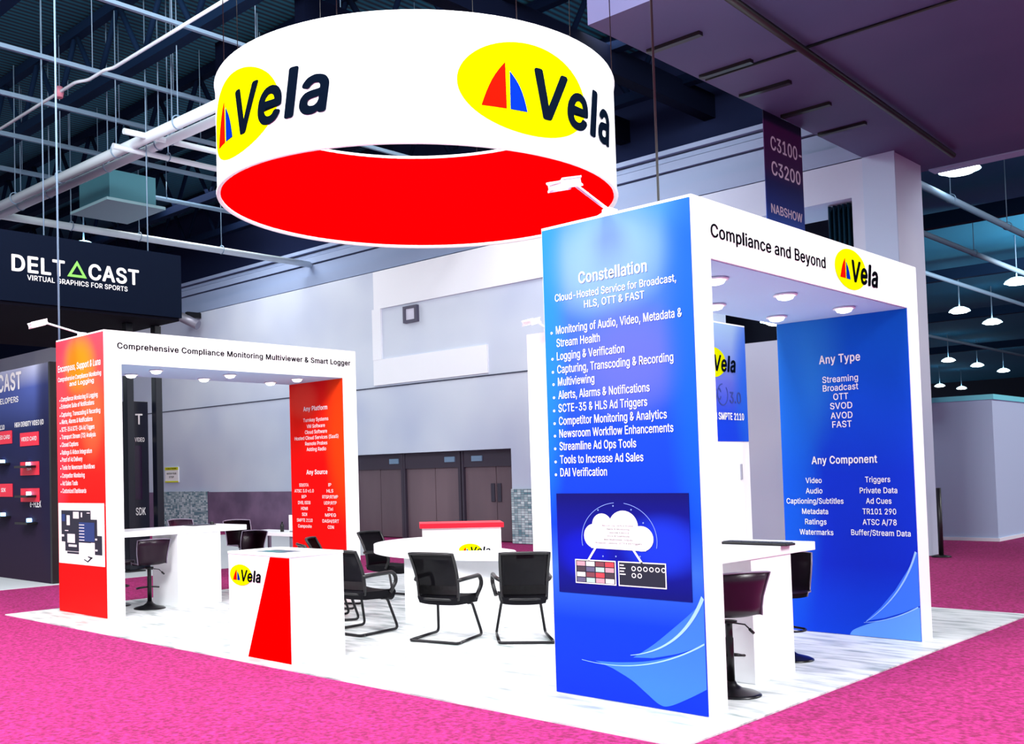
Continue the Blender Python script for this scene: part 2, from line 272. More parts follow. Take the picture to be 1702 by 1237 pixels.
  '7 147,74 149,81 151,90 151,102 150,113 147,123 142,132 135,139 126,145 115,150 103,153 89,153 74,153 59,150 46,145 33,139 23,132 14,123 6,113 1,102 -2,90 -3,82 -3,74 -1,68 1,62 5,58 8,54 12,46 23,45 23,45 -56;87 18,95 19,103 22,11'
  '0 26,116 31,120 38,124 46,127 55,128 64,129 74,128 85,127 94,124 103,121 110,116 117,110 122,103 126,95 129,87 130,78 129,70 127,63 123,58 117,53 111,49 103,46 95,45 85,44 74,45 64,46 54,49 45,53 37,58 31,64 26,70 22,78 19|q167:14'
  '6 -56,122 -56,122 23,120 23,113 12,109 8,105 5,99 1,93 -1,85 -3,77 -3,65 -2,54 1,44 6,35 14,28 23,21 33,17 46,14 59,13 74,14 89,17 103,22 115,28 126,35 135,44 142,54 147,65 150,77 151,86 151,93 149,99 147,105 143,109 140,113 136,1'
  '21 126,123 126,123 149,146 149;80 18,89 19,97 22,103 26,109 31,114 37,118 45,120 54,122 64,123 74,122 85,120 95,118 103,114 111,109 117,104 123,97 127,89 129,80 130,72 129,64 126,57 122,51 117,46 110,43 103,40 94,38 85,38 74,38 64'
  ',40 55,43 46,46 38,51 31,57 26,64 22,72 19|r102:21 0,21 149,44 149,44 126,45 126,49 133,54 139,60 144,67 148,75 151,84 151,90 151,96 151,96 127,90 128,81 128,75 128,68 126,63 124,57 120,53 116,49 111,47 106,45 100,45 93,45 0|s143:'
  '72 -3,62 -3,52 -1,44 1,37 5,30 9,24 15,20 21,16 29,14 37,37 42,40 34,44 28,49 24,55 20,63 19,71 18,81 19,89 21,96 24,101 29,104 35,105 40,105 45,103 50,100 53,96 56,90 59,83 61,59 67,46 71,36 76,28 82,23 89,20 98,18 108,19 116,22 '
  '123,26 130,31 136,38 141,45 146,54 149,63 151,74 151,83 151,92 149,100 146,107 143,113 139,118 133,122 127,125 121,127 114,105 109,103 114,100 119,95 124,90 128,82 130,74 131,65 130,58 128,51 125,47 120,44 115,43 109,43 104,45 99,'
  '49 96,53 93,60 90,68 88,90 82,103 78,113 74,120 67,126 60,129 52,130 42,129 33,127 26,123 19,117 12,110 7,102 3,93 -1,83 -3|t89:80 149,80 129,3 129,3 149;26 185,50 185,50 38,50 32,51 28,53 24,57 22,61 20,67 20,73 20,79 21,84 1,75 '
  '-1,66 -2,54 0,44 3,36 8,30 16,27 25,26 37|u161:72 -2,62 -1,53 1,45 4,38 9,32 15,27 23,24 32,21 43,21 55,21 149,45 149,45 57,46 46,49 37,54 29,61 24,69 21,79 20,86 20,92 22,98 24,103 28,108 33,111 38,114 45,116 52,116 60,116 149,14'
  '0 149,140 0,117 0,117 36,121 36,116 24,109 14,101 7,92 2,82 -1|v153:64 0,7 149,33 149,65 61,73 34,81 8,72 8,80 34,88 61,120 149,146 149,89 0|w223:54 0,9 149,34 149,52 84,60 54,69 16,65 16,73 53,81 84,99 149,124 149,142 84,150 53,1'
  '58 16,154 16,162 53,170 84,189 149,214 149,169 0,145 0,125 68,120 88,114 110,109 133,114 133,109 110,103 88,97 68,78 0|x149:8 0,67 86,67 67,11 149,39 149,58 120,70 100,81 81,69 81,80 100,92 120,111 149,138 149,82 66,82 84,141 0,11'
  '3 0,91 34,79 53,68 71,80 71,70 53,58 34,36 0|y153:19 -54,24 -34,28 -34,33 -35,37 -35,41 -35,45 -34,48 -32,51 -29,54 -25,57 -20,59 -14,64 -1,7 149,33 149,65 61,73 34,81 8,72 8,80 34,88 61,120 149,146 149,80 -23,77 -30,73 -37,69 -42'
  ',65 -47,60 -50,55 -53,49 -55,43 -57,36 -57,25 -56|z150:16 0,16 18,100 126,100 127,19 127,19 149,131 149,131 130,50 24,50 22,133 22,133 0|0178:89 -3,75 -1,62 3,51 9,41 19,33 30,27 45,22 61,20 79,19 100,20 120,23 139,27 155,34 169,4'
  '2 181,51 190,62 197,75 201,89 203,103 201,116 197,127 190,137 181,145 169,151 155,156 139,158 120,159 100,158 79,156 61,151 45,145 30,137 19,127 9,116 3,103 -1;89 19,98 21,107 24,114 29,120 36,126 45,130 57,133 69,135 84,135 100,1'
  '35 116,133 131,130 143,126 155,120 164,114 171,107 176,98 180,89 181,80 180,71 176,64 171,58 164,53 155,48 143,45 131,44 116,43 100,44 84,45 69,48 57,53 45,58 36,64 29,71 24,80 21|1178:30 0,30 21,154 21,154 0;108 200,108 0,83 0,83'
  ' 176,82 176,34 141,34 168,78 200|2178:25 0,25 19,92 90,111 111,115 117,119 123,122 128,124 134,125 140,126 146,125 153,124 159,121 165,117 169,113 173,107 177,101 179,95 180,88 181,80 180,74 179,68 176,62 172,58 168,55 163,52 156,'
  '50 150,50 142,26 142,27 154,29 164,34 174,40 182,47 189,56 195,66 199,77 202,88 203,100 202,111 199,120 195,129 190,136 183,142 175,146 166,149 157,150 146,149 139,148 132,146 125,143 118,138 110,132 102,105 71,60 24,60 22,153 22,'
  '153 0|3178:86 -3,74 -2,63 0,52 4,43 9,34 15,28 23,22 31,19 41,17 52,43 52,44 45,46 39,50 34,54 30,59 26,65 23,71 21,78 20,86 20,94 20,101 22,108 24,114 27,119 31,124 37,127 42,129 49,129 57,129 64,127 71,124 77,120 83,115 88,108 9'
  '2,100 95,90 97,79 97,62 97,62 118,113 176,113 178,27 178,27 200,146 200,146 181,83 109,83 114,97 114,110 112,121 108,131 103,139 96,146 87,151 78,154 68,154 57,154 46,151 35,146 26,139 18,131 11,121 5,111 1,99 -2|4178:16 41,16 62,'
  '97 200,122 200,43 65,43 64,162 64,162 41;111 0,111 48,111 57,111 125,135 125,135 0|5178:87 -3,75 -2,65 0,55 4,46 10,39 16,33 24,28 32,25 41,23 51,48 51,49 45,51 40,54 35,58 31,63 27,68 24,74 21,80 20,87 20,95 20,102 22,109 25,114 '
  '30,119 35,123 41,126 48,128 56,129 64,128 72,126 80,123 87,119 93,114 99,108 103,101 106,94 108,86 109,79 108,72 107,66 106,60 103,55 100,50 97,26 99,38 200,144 200,144 178,59 178,53 119,54 119,58 122,64 125,70 128,76 130,83 131,9'
  '0 131,99 131,108 129,116 126,123 122,130 118,136 112,141 106,145 99,149 91,152 82,153 74,154 64,153 52,150 40,145 30,139 20,131 12,121 6,111 1,99 -2|6178:89 -3,77 -2,66 1,56 6,47 12,39 20,33 29,29 40,26 51,25 64,26 73,28 83,31 94,'
  '37 105,44 119,54 134,99 200,127 200,59 103,57 103,59 106,62 110,65 113,68 116,72 119,77 121,82 122,87 123,92 123,104 123,115 120,124 116,133 110,140 103,145 94,150 85,152 74,153 62,152 50,149 39,145 29,138 20,131 12,122 6,112 1,10'
  '1 -2;89 19,96 20,103 22,110 25,115 29,120 34,124 40,126 47,128 54,129 62,128 70,126 77,124 84,120 90,115 95,110 99,103 102,96 104,89 104,82 104,75 102,68 99,63 95,58 90,54 84,51 77,50 70,49 62,50 54,51 47,54 40,58 34,63 29,68 25,7'
  '5 22,82 20|7178:38 0,127 176,127 178,24 178,24 200,154 200,154 176,65 0|8178:89 -3,76 -2,64 1,53 4,44 10,36 16,29 24,24 33,21 43,20 53,21 61,23 69,26 77,29 84,34 90,40 95,46 99,53 102,60 104,60 105,51 108,43 114,36 121,32 130,29 1'
  '39,28 150,29 159,31 168,36 177,42 184,49 191,57 196,67 200,78 202,89 203,100 202,111 200,120 196,129 191,136 184,142 177,147 168,149 159,150 150,149 139,146 130,141 121,135 114,127 108,118 105,118 104,125 102,132 99,138 95,144 90,'
  '148 84,152 77,155 69,157 61,158 53,157 43,154 33,149 24,142 16,134 10,125 4,114 1,102 -2;89 19,97 20,105 21,112 24,118 27,123 31,127 36,130 42,132 48,132 54,132 62,130 68,127 74,122 79,117 84,111 88,104 90,97 92,89 92,81 92,73 90,'
  '67 88,60 84,55 79,51 74,48 68,46 62,45 54,46 48,48 42,51 36,55 31,60 27,66 24,73 21,80 20;89 114,96 114,102 116,108 118,113 121,117 125,121 130,123 135,125 141,126 148,125 154,123 160,121 165,117 170,113 174,108 177,102 179,96 180'
  ',89 181,82 180,76 179,70 177,65 174,60 170,57 165,54 160,53 154,52 148,53 141,54 135,57 130,60 125,65 121,70 118,76 116,82 114|9178:89 203,101 202,112 199,122 194,131 188,138 180,145 171,149 160,152 149,153 136,152 127,150 117,147'
  ' 106,141 95,134 81,124 66,79 0,51 0,119 97,121 97,119 94,116 90,113 87,109 84,105 81,101 79,96 78,91 77,86 77,74 77,63 80,54 84,45 90,38 97,33 106,28 115,26 126,25 138,26 150,29 161,33 172,40 181,47 188,56 194,66 199,77 202;89 181'
  ',82 180,75 178,68 175,63 171,58 166,54 160,52 153,50 146,49 138,50 130,52 123,54 116,58 110,63 105,68 101,75 98,82 96,89 96,96 96,103 98,110 101,115 105,120 110,124 116,126 123,128 130,129 138,128 146,126 153,124 160,120 166,115 1'
  '71,110 175,103 178,96 180|&176:77 -3,65 -2,54 1,43 5,35 10,27 17,21 24,17 33,14 42,13 52,14 60,16 68,19 74,23 81,27 87,33 92,55 110,85 132,93 138,100 147,102 151,103 155,103 159,102 165,100 170,97 175,92 178,86 181,79 181,74 181,7'
  '0 180,66 178,62 176,59 173,57 170,55 166,54 161,54 157,54 152,55 147,57 143,66 129,80 112,172 0,143 0,67 91,48 115,42 122,38 129,34 135,32 142,30 149,30 157,30 165,32 173,36 180,40 186,46 192,53 196,61 199,69 201,79 202,88 201,97 '
  '199,104 196,111 192,117 187,121 181,125 174,127 167,127 159,127 153,126 147,124 142,121 137,118 132,115 128,101 115,61 86,53 80,47 74,43 69,40 63,39 58,38 52,39 45,40 40,43 34,47 30,51 26,56 23,62 20,69 19,76 18,84 19,91 20,99 23,'
  '106 27,112 32,118 38,124 44,128 51,132 60,135 68,137 78,137 88,160 88,160 76,158 66,156 57,153 49,149 42,146 36,136 24,131 18,124 12,116 7,107 3,97 0,87 -2|,74:15 -47,27 28,54 28,33 -47|.74:37 -2,33 -1,29 1,25 3,22 7,20 11,19 16,2'
  '0 21,22 25,25 29,29 32,33 34,37 34,42 34,46 32,50 29,53 25,55 21,55 16,55 11,53 7,50 3,46 1,42 -1|-178:132 96,132 74,45 74,45 96|/98:92 209,28 -30,6 -30,70 209|(107:35 81,36 96,37 111,40 127,43 143,47 158,52 173,57 188,63 200,69 2'
  '12,93 212,86 198,80 183,75 168,70 153,67 138,63 123,61 109,60 95,59 81,60 69,61 57,63 45,66 33,69 20,74 6,93 -38,69 -38,59 -18,50 1,44 21,39 42,36 61|)107:15 -38,22 -22,28 -7,34 7,38 20,42 33,44 46,46 58,48 70,48 81,47 95,46 109,4'
  '4 123,41 138,37 153,32 168,27 183,21 198,15 212,38 212,44 200,50 188,56 173,61 158,65 143,68 127,70 111,72 96,72 81,71 61,68 41,63 21,57 1,48 -19,38 -38| 74:')
# ------------------------------------------------------------------ lettering
GLYPHS = {}; FILLED = {}
def _load():
    for part in OUTLINES.split('|'):
        head, _, body = part.partition(':'); ch, adv = head[0], int(head[1:])
        GLYPHS[ch] = (adv/200.0, [[tuple(int(q)/200.0 for q in p.split()) for p in c.split(',')] for c in body.split(';') if c])
def _inside(p, c):
    k = False
    for (x1, y1), (x2, y2) in zip(c, c[1:]+c[:1]):
        if (y1 > p[1]) != (y2 > p[1]) and p[0] < (x2-x1)*(p[1]-y1)/(y2-y1)+x1: k = not k
    return k
def _fill(ch, bold):
    if (ch, bold) not in FILLED:
        cs = GLYPHS[ch][1]; sgn = [sum(a[0]*b_[1]-b_[0]*a[1] for a, b_ in zip(c, c[1:]+c[:1])) for c in cs]
        V, F = [], []
        for i, c in enumerate(cs):
            if sgn[i] > 0: continue                     # holes go with the stroke that surrounds them
            grp = [c]+[h for j, h in enumerate(cs) if sgn[j] > 0 and _inside(h[0], c)]
            cu = bpy.data.curves.new('t', 'CURVE'); cu.dimensions = '2D'; cu.fill_mode = 'FRONT'
            for g in grp:
                sp = cu.splines.new('POLY'); sp.points.add(len(g)-1); sp.use_cyclic_u = True
                for p, q in zip(sp.points, g): p.co = (q[0], q[1], 0, 1)
            o = bpy.data.objects.new('t', cu); me = o.to_mesh(); n0 = len(V)
            lay = i*0.5; V += [(v.co.x, v.co.y, lay) for v in me.vertices]; F += [tuple(k+n0 for k in p.vertices) for p in me.polygons]
            o.to_mesh_clear(); bpy.data.objects.remove(o); bpy.data.curves.remove(cu)
        if bold > 0:                                        # heavier stroke: the same letter overprinted a hair to every side
            n0, f0, v0 = len(V), list(F), list(V); V, F = [], []; nd = 10 if bold > 0.028 else 6
            for k in range(nd):
                dx, dy = bold*math.cos(2*PI*(k+0.5)/nd), bold*math.sin(2*PI*(k+0.5)/nd)*0.8
                F += [tuple(i+len(V) for i in q) for q in f0]; V += [(p[0]+dx, p[1]+dy, p[2]+k) for p in v0]
        FILLED[(ch, bold)] = (V, F)
    return FILLED[(ch, bold)]
def glyphs(s, bold=0.0):
    """mesh of a line of text, cap height 1, starting at u=0 on the baseline"""
    if not GLYPHS: _load()
    V, F = [], []; x = 0.0
    for ch in s:
        adv, cs = GLYPHS[ch]
        if cs:
            v, f = _fill(ch, bold); n0 = len(V)
            V += [(p[0]+x, p[1], p[2]) for p in v]; F += [tuple(i+n0 for i in q) for q in f]
        x += adv + bold*1.3
    x0 = min(p[0] for p in V)
    return [(p[0]-x0, p[1], p[2]) for p in V], F
def write(bm, s, at, u, cap, width=None, align='L', bold=0.02, shear=0.0, n=None):
    v, f = glyphs(s, bold)
    wd = max(p[0] for p in v)*cap
    sx = cap if width is None else cap*width/wd
    wd = wd*sx/cap
    off = {'L': 0, 'C': -wd/2, 'R': -wd}[align]
    u = Vector(u); at = Vector(at); nv = u.cross(Vector((0, 0, 1)))
    vs = [bm.verts.new(at + u*(off + p[0]*sx + shear*p[1]*cap) + Vector((0, 0, p[1]*cap)) + nv*(0.00025*p[2])) for p in v]
    for q in f:
        try: bm.faces.new([vs[i] for i in q])
        except ValueError: pass
    return bm
def line(parent, M, *a, name='text_line', bullet=None, **k):
    bm = write(NB(), *a, **k)
    if bullet:
        x, y, z, r = bullet; poly(bm, [(x, y+r*math.cos(q*PI/4), z+r*math.sin(q*PI/4)) for q in range(8)])
    return obj(name, bm, M, parent)
def logo_flat():
    """the oval-and-sails mark in its own plane (u across, v up), unit = half width of the oval"""
    out = {}
    b = NB(); poly(b, [(math.cos(t*2*PI/64), 0.58*math.sin(t*2*PI/64), 0) for t in range(64)]); out['oval'] = b
    b = NB(); L_ = [(-0.70, -0.29)]
    for k in range(1, 9):
        t = k/8; L_.append((-0.70+0.333*t - 0.02*math.sin(PI*t), -0.29+0.58*t + 0.045*math.sin(PI*t)))
    poly(b, [(x, y, 0) for x, y in L_+[(-0.363, -0.295), ]]); out['red_sail'] = b
    b = NB(); R_ = [(-0.068, -0.295)]
    for k in range(1, 9):
        t = k/8; R_.append((-0.068-0.239*t + 0.03*math.sin(PI*t), -0.295+0.48*t + 0.04*math.sin(PI*t)))
    poly(b, [(x, y, 0) for x, y in R_+[(-0.312, -0.295)]]); out['blue_sail'] = b
    b = NB(); v, f = glyphs('Vela', 0.05); wd = max(p[0] for p in v); sx = (1.83+0.0-(-0.047)-0.10)/wd
    vs = [b.verts.new((-0.047 + p[0]*sx + 0.10*p[1], -0.315+0.59*p[1], p[2]*0.08)) for p in v]
    for q in f:
        try: b.faces.new([vs[i] for i in q])
        except ValueError: pass
    out['lettering'] = b
    return out
def place_logo(parent, fn, step=None, letters=ink):
    """fn(u, v, lift) -> world point"""
    g = logo_flat(); root = None
    for key, M, lift in (('oval', yellow, 1), ('red_sail', redink, 2), ('blue_sail', blueink, 2), ('lettering', letters, 2)):
        b = g[key]
        if step:
            u = -1.0
            while u < 1.9:
                bmesh.ops.bisect_plane(b, geom=b.verts[:]+b.edges[:]+b.faces[:], plane_co=(u, 0, 0), plane_no=(1, 0, 0)); u += step
        for v in b.verts: v.co = fn(v.co.x, v.co.y, lift+v.co.z)
        if root is None: root = obj('logo', b, M, parent)
        else: obj('logo_'+key, b, M, root)
    return root

# ================================================================== SETTING
carpet = noise_mat('magenta_carpet', (160, 0, 90), (236, 42, 160), 26, 0.95, bump=1.0, detail=8, lo=0.36, hi=0.68, bscale=60, k=0.62)
struct('floor', box(NB(), -30, -30, -0.1, 130, 45, -0.012), carpet)
hallgrey = noise_mat('hall_wall_paint', (186, 197, 222), (210, 219, 234), 0.35, 0.7, detail=2)
dark_deck = mat('dark_deck', (14, 52, 72), 0.85)
N, L, b = nt(dark_deck)
tc = N.new('ShaderNodeTexCoord'); wv = N.new('ShaderNodeTexWave'); wv.wave_type = 'BANDS'; wv.bands_direction = 'Y'; wv.inputs['Scale'].default_value = 2.2; wv.inputs['Distortion'].default_value = 0.2
L.new(tc.outputs['Object'], wv.inputs[0]); rr = ramp(N, [(0.0, rgb((4, 26, 44))), (1.0, rgb((12, 104, 128)))]); L.new(wv.outputs[0], rr.inputs[0]); L.new(rr.outputs[0], b.inputs['Base Color'])
navy = mat('navy_paint', (4, 18, 44), 0.8)
struct('ceiling', box(NB(), -2, 1, 11.0, 15, 45, 11.3), dark_deck)
bm = box(NB(), 13.1, 3.07, 6.62, 14.5, 45, 7.3)                   # hall wall with the door recess and the high opening
box(bm, 13.1, 3.07, 0, 14.5, 11.8, 4.15); box(bm, 13.1, 3.07, 4.15, 14.5, 3.8, 6.62); box(bm, 13.1, 7.0, 4.15, 14.5, 11.8, 6.62)
box(bm, 13.1, 11.8, 2.28, 14.5, 17.6, 6.62); box(bm, 13.1, 17.6, 0, 14.5, 45, 6.62); box(bm, 13.9, 11.8, 0, 14.5, 17.6, 2.28)
struct('wall_back', bm, hallgrey)
struct('wall_upper', box(NB(), 13.6, 3.6, 7.3, 14.5, 45, 11.0), mat('upper_wall_paint', (22, 30, 58), 0.9, spec=0.05))
struct('wall_far', box(NB(), -2, 44, 0, 13.1, 45, 11), mat('far_wall_paint', (70, 74, 96), 0.8))
struct('wall_end', box(NB(), 129, -30, 0, 130, 45, 11), navy)
struct('wall_inner', box(NB(), 20.0, 9.0, 0, 20.4, 45, 11.0), navy)
trim_glare_white = mat('white_trim_and_glare', (244, 247, 255), 0.6)  # baseboard white, also for the bands that paint reflected light on the wall
struct('wall_light_band_1', box(NB(), 13.04, 7.0, 6.25, 13.1, 16.3, 7.28), trim_glare_white)  # raised white bands stand in for light reflected on the hall wall
struct('wall_light_band_2', box(NB(), 13.04, 16.05, 4.86, 13.1, 16.38, 6.25), trim_glare_white)
struct('wall_light_band_3', box(NB(), 13.05, 12.4, 4.16, 13.1, 16.38, 4.86), trim_glare_white)
struct('trim_4', box(NB(), 13.08, 7.0, 4.085, 13.11, 45, 4.115), mat('shadow_gap', (60, 66, 86), 0.8))
bm = NB()
for z0, z1, x in ((7.32, 7.62, 13.1), (7.66, 7.98, 13.25), (8.02, 8.2, 13.2), (8.24, 8.34, 13.3), (8.38, 8.48, 13.2)):
    box(bm, x, 3.6, z0, 13.6, 30, z1)
struct('trim_5', bm, mat('ribbed_cladding', (140, 158, 192), 0.7))
dado = noise_mat('mauve_tile', (92, 74, 104), (126, 102, 134), 1.2, 0.35)
bm = box(NB(), 13.05, 17.6, 0, 13.1, 45, 1.28); box(bm, 13.05, 7.0, 0, 13.1, 11.0, 1.28)
struct('trim_6', bm, dado)
mosaic = mat('mosaic_tile', (150, 180, 190), 0.2); N, L, b = nt(mosaic)
tc = N.new('ShaderNodeTexCoord'); br = N.new('ShaderNodeTexBrick'); br.inputs['Scale'].default_value = 9; br.offset = 0
sx = N.new('ShaderNodeSeparateXYZ'); cx_ = N.new('ShaderNodeCombineXYZ'); L.new(tc.outputs['Object'], sx.inputs[0]); L.new(sx.outputs['Y'], cx_.inputs['X']); L.new(sx.outputs['Z'], cx_.inputs['Y']); L.new(cx_.outputs[0], br.inputs[0])
br.inputs['Color1'].default_value = rgb((214, 232, 236)); br.inputs['Color2'].default_value = rgb((96, 138, 150)); br.inputs['Mortar'].default_value = rgb((92, 72, 100)); br.inputs['Mortar Size'].default_value = 0.03
br.inputs['Brick Width'].default_value = 0.9; br.inputs['Row Height'].default_value = 0.5
L.new(br.outputs['Color'], b.inputs['Base Color'])
bm = box(NB(), 13.03, 24.3, 0, 13.08, 27.4, 1.3); box(bm, 13.03, 10.95, 0, 13.08, 11.78, 1.3)
struct('trim_7', bm, mosaic)

# double doors in the recess of the hall wall
doorm = noise_mat('brown_door', (96, 80, 90), (116, 97, 106), 0.8, 0.45, stretch=(1, 1, 0.2))
doorframe = mat('dark_door_frame', (58, 50, 66), 0.5)
def hall_door(n, y0, ym, y1, closer, handles):
    fr = NB(); box(fr, 13.32, y0-0.08, 0, 13.5, y0, 2.27); box(fr, 13.32, y1, 0, 13.5, y1+0.06, 2.27); box(fr, 13.34, y0, 1.86, 13.5, y1, 2.27)
    d = struct('door_%d' % n, fr, doorframe)
    obj('door_leaf', box(NB(), 13.4, y0, 0.01, 13.46, ym-0.008, 2.0, 0.005), doorm, d)
    obj('door_leaf', box(NB(), 13.4, ym+0.008, 0.01, 13.46, y1, 2.0, 0.005), doorm, d)
    for yc in closer: obj('door_closer', box(NB(), 13.3, yc-0.17, 2.0, 13.36, yc+0.17, 2.14, 0.01), mat('closer_blue', (120, 150, 180), 0.4), d)
    if handles:
        for s in (-1, 1):
            obj('pull_plate', box(NB(), 13.37, ym+s*0.1-0.06, 0.98, 13.4, ym+s*0.1+0.06, 1.44, 0.01), mat('pull_grey', (70, 66, 80), 0.3, 0.6), d)
    return d
hall_door(1, 11.86, 12.51, 13.5, (13.05,), True)
hall_door(2, 13.68, 14.53, 15.55, (13.95,), False)
hall_door(3, 15.7, 16.56, 17.5, (15.95,), False)
# dark room behind the high opening, its curtain
struct('wall_opening', box(NB(), 17.5, 4.35, 3, 17.8, 9, 8), navy)
bm = NB(); pts = []
for k in range(49):
    pts.append((13.45+0.10*math.sin(k*2*PI/8), 3.82+0.52*k/48))
for (xa, ya), (xb, yb) in zip(pts, pts[1:]):
    f = poly(bm, [(xa, ya, 4.15), (xb, yb, 4.15), (xb, yb, 6.6), (xa, ya, 6.6)]); f.smooth = True
bmesh.ops.remove_doubles(bm, verts=bm.verts[:], dist=1e-5)
o = obj('curtain', bm, mat('dark_satin', (20, 58, 78), 0.25, 0.5)); tag(o, 'dark pleated curtain hanging in the high wall opening', 'curtain')
md = o.modifiers.new('s', 'SOLIDIFY'); md.thickness = 0.012

# the low mauve soffit above the right side, its end beam, pier of the wall
soff = noise_mat('soffit_board', (70, 72, 112), (88, 86, 124), 0.25, 0.7, detail=3)
struct('ceiling_soffit', box(NB(), 4.3, -20, 7.3, 15.0, 3.57, 8.8), soff)
struct('trim_8', box(NB(), 14.9, -20, 7.27, 15.25, 3.06, 7.5), mat('end_beam', (160, 178, 206), 0.7))
struct('trim_9', box(NB(), 13.06, 3.04, 0, 13.1, 3.58, 7.3), mat('pier_paint', (176, 196, 224), 0.7))

# ================================================================== BOOTH FLOORING
vin = noise_mat('grey_wood_vinyl', (226, 229, 230), (126, 140, 140), 3.2, 0.4, detail=7, stretch=(2.6, 0.7, 1), lo=0.45, hi=0.74)
bm = box(NB(), -0.80, -0.235, -0.03, 6.77, 9.42, 0.0)
o = obj('vinyl_flooring', bm, vin); tag(o, 'white and grey wood-look vinyl flooring under the whole booth', 'flooring')

# ================================================================== TOWERS
W_, D_, H_ = 4.395, 1.273, 3.646
OX0, OX1, OZ = 0.25, 4.115, 3.22
U_X = (1, 0, 0); U_Y = (0, -1, 0)
def arcs(bm, a, b, sag, w0, w1, fx, n=18):
    """a tapering curved streak between two panel points"""
    a = Vector(a); b = Vector(b); d = b-a; nn = Vector((-d.y, d.x)).normalized(); up_, lo_ = [], []
    for k in range(n+1):
        t = k/n; p = a+d*t+nn*sag*4*t*(1-t); ww = (w0*(1-t)+w1*t)
        up_.append(p+nn*ww/2); lo_.append(p-nn*ww/2)
    for k in range(n):
        poly(bm, [fx(*q) for q in (lo_[k], lo_[k+1], up_[k+1], up_[k])])
def smooth(pts, n=6):
    P = [Vector(p) for p in pts]; out = []
    for i in range(len(P)-1):
        a, b, c, d = P[max(i-1, 0)], P[i], P[i+1], P[min(i+2, len(P)-1)]
        for k in range(n):
            t = k/n; out.append(tuple(0.5*((2*b)+(c-a)*t+(2*a-5*b+4*c-d)*t*t+(3*b-a-3*c+d)*t*t*t)))
    out.append(tuple(P[-1])); return out
def tower(name, label, ox, oy, outer, inner):
    t = thing(name, label, 'exhibit tower', (ox, oy, 0))
    pr = [(ox, oy, 0), (ox+OX0, oy, 0), (ox+OX0, oy, OZ), (ox+OX1, oy, OZ), (ox+OX1, oy, 0), (ox+W_, oy, 0), (ox+W_, oy, H_), (ox, oy, H_)]
    obj('portal_frame', prism(NB(), pr, (0, D_, 0)), white, t)
    a = obj('outer_graphic', box(NB(), ox-0.008, oy+0.012, 0.004, ox, oy+D_-0.008, H_-0.022), outer, t)
    c = obj('inner_graphic', box(NB(), ox+OX1-0.008, oy+0.005, 0.004, ox+OX1, oy+D_-0.004, OZ-0.004), inner, t)
    obj('canopy_shade_sheet', box(NB(), ox+OX0+0.01, oy+0.02, OZ-0.006, ox+OX1-0.012, oy+D_-0.02, OZ-0.001), canopy_shade_tint, t)  # thin sheet carrying the shade tint under the header
    for x, y in ((0.99, 0.345), (2.23, 0.345), (3.49, 0.345), (0.99, 0.99), (2.23, 0.99), (3.49, 0.99)):
        bm = NB(); lathe(bm, [(0.085, 0.0), (0.10, -0.01), (0.095, -0.02), (0.075, -0.018)], (ox+x, oy+y, OZ-0.006), 20)
        dl = obj('downlight', bm, white, t)
        lathe_b = lathe(NB(), [(0.03, -0.055), (0.06, -0.045), (0.075, -0.02), (0.075, -0.012)], (ox+x, oy+y, OZ-0.006), 20)
        obj('downlight_lens', lathe_b, glow, dl)
    return t, a, c

blue_outer = print_mat('blue_print_lamp_glow', [(0, (0, 48, 226)), (0.16, (0, 62, 236)), (0.27, (56, 116, 244)), (0.36, (0, 62, 236)), (0.55, (10, 74, 240)), (0.72, (58, 108, 240)), (0.82, (70, 124, 240)), (1.0, (70, 150, 246))],
    [(0.55, 0.91, 0.5, 0.14, (150, 196, 250), 0.85), (0.42, 0.70, 0.45, 0.14, (104, 116, 232), 0.85), (-0.05, 0.75, 0.28, 0.55, (0, 104, 250), 0.9), (1.05, 0.8, 0.25, 0.5, (20, 150, 250), 0.8)])  # first glow also puts the arm lamp's bright area into the print
blue_inner = print_mat('blue_print_inner', [(0, (0, 70, 240)), (0.12, (0, 60, 236)), (0.22, (0, 44, 222)), (0.5, (0, 56, 232)), (0.75, (0, 86, 240)), (1.0, (0, 104, 232))],
    [(1.0, 0.95, 0.6, 0.5, (48, 150, 245), 0.9), (0.95, 0.5, 0.3, 0.6, (10, 112, 250), 0.7)])
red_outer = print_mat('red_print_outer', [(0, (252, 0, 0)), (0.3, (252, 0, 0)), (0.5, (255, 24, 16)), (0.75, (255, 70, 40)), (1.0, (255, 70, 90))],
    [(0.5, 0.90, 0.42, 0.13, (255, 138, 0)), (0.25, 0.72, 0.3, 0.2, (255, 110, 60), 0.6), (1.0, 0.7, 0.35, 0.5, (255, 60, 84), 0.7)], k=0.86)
red_inner = print_mat('red_print_inner', [(0, (255, 0, 0)), (0.6, (254, 0, 0)), (0.85, (255, 30, 10)), (1.0, (235, 0, 10))],
    [(0.0, 0.75, 0.4, 0.5, (255, 70, 0), 0.9), (0.75, 0.92, 0.35, 0.12, (255, 90, 70), 0.5)], k=0.86)
swoosh_lt = mat('swoosh_light', (86, 150, 250), 0.5); swoosh_md = mat('swoosh_mid', (40, 110, 246), 0.5); swoosh_line = mat('swoosh_line', (150, 196, 255), 0.5)

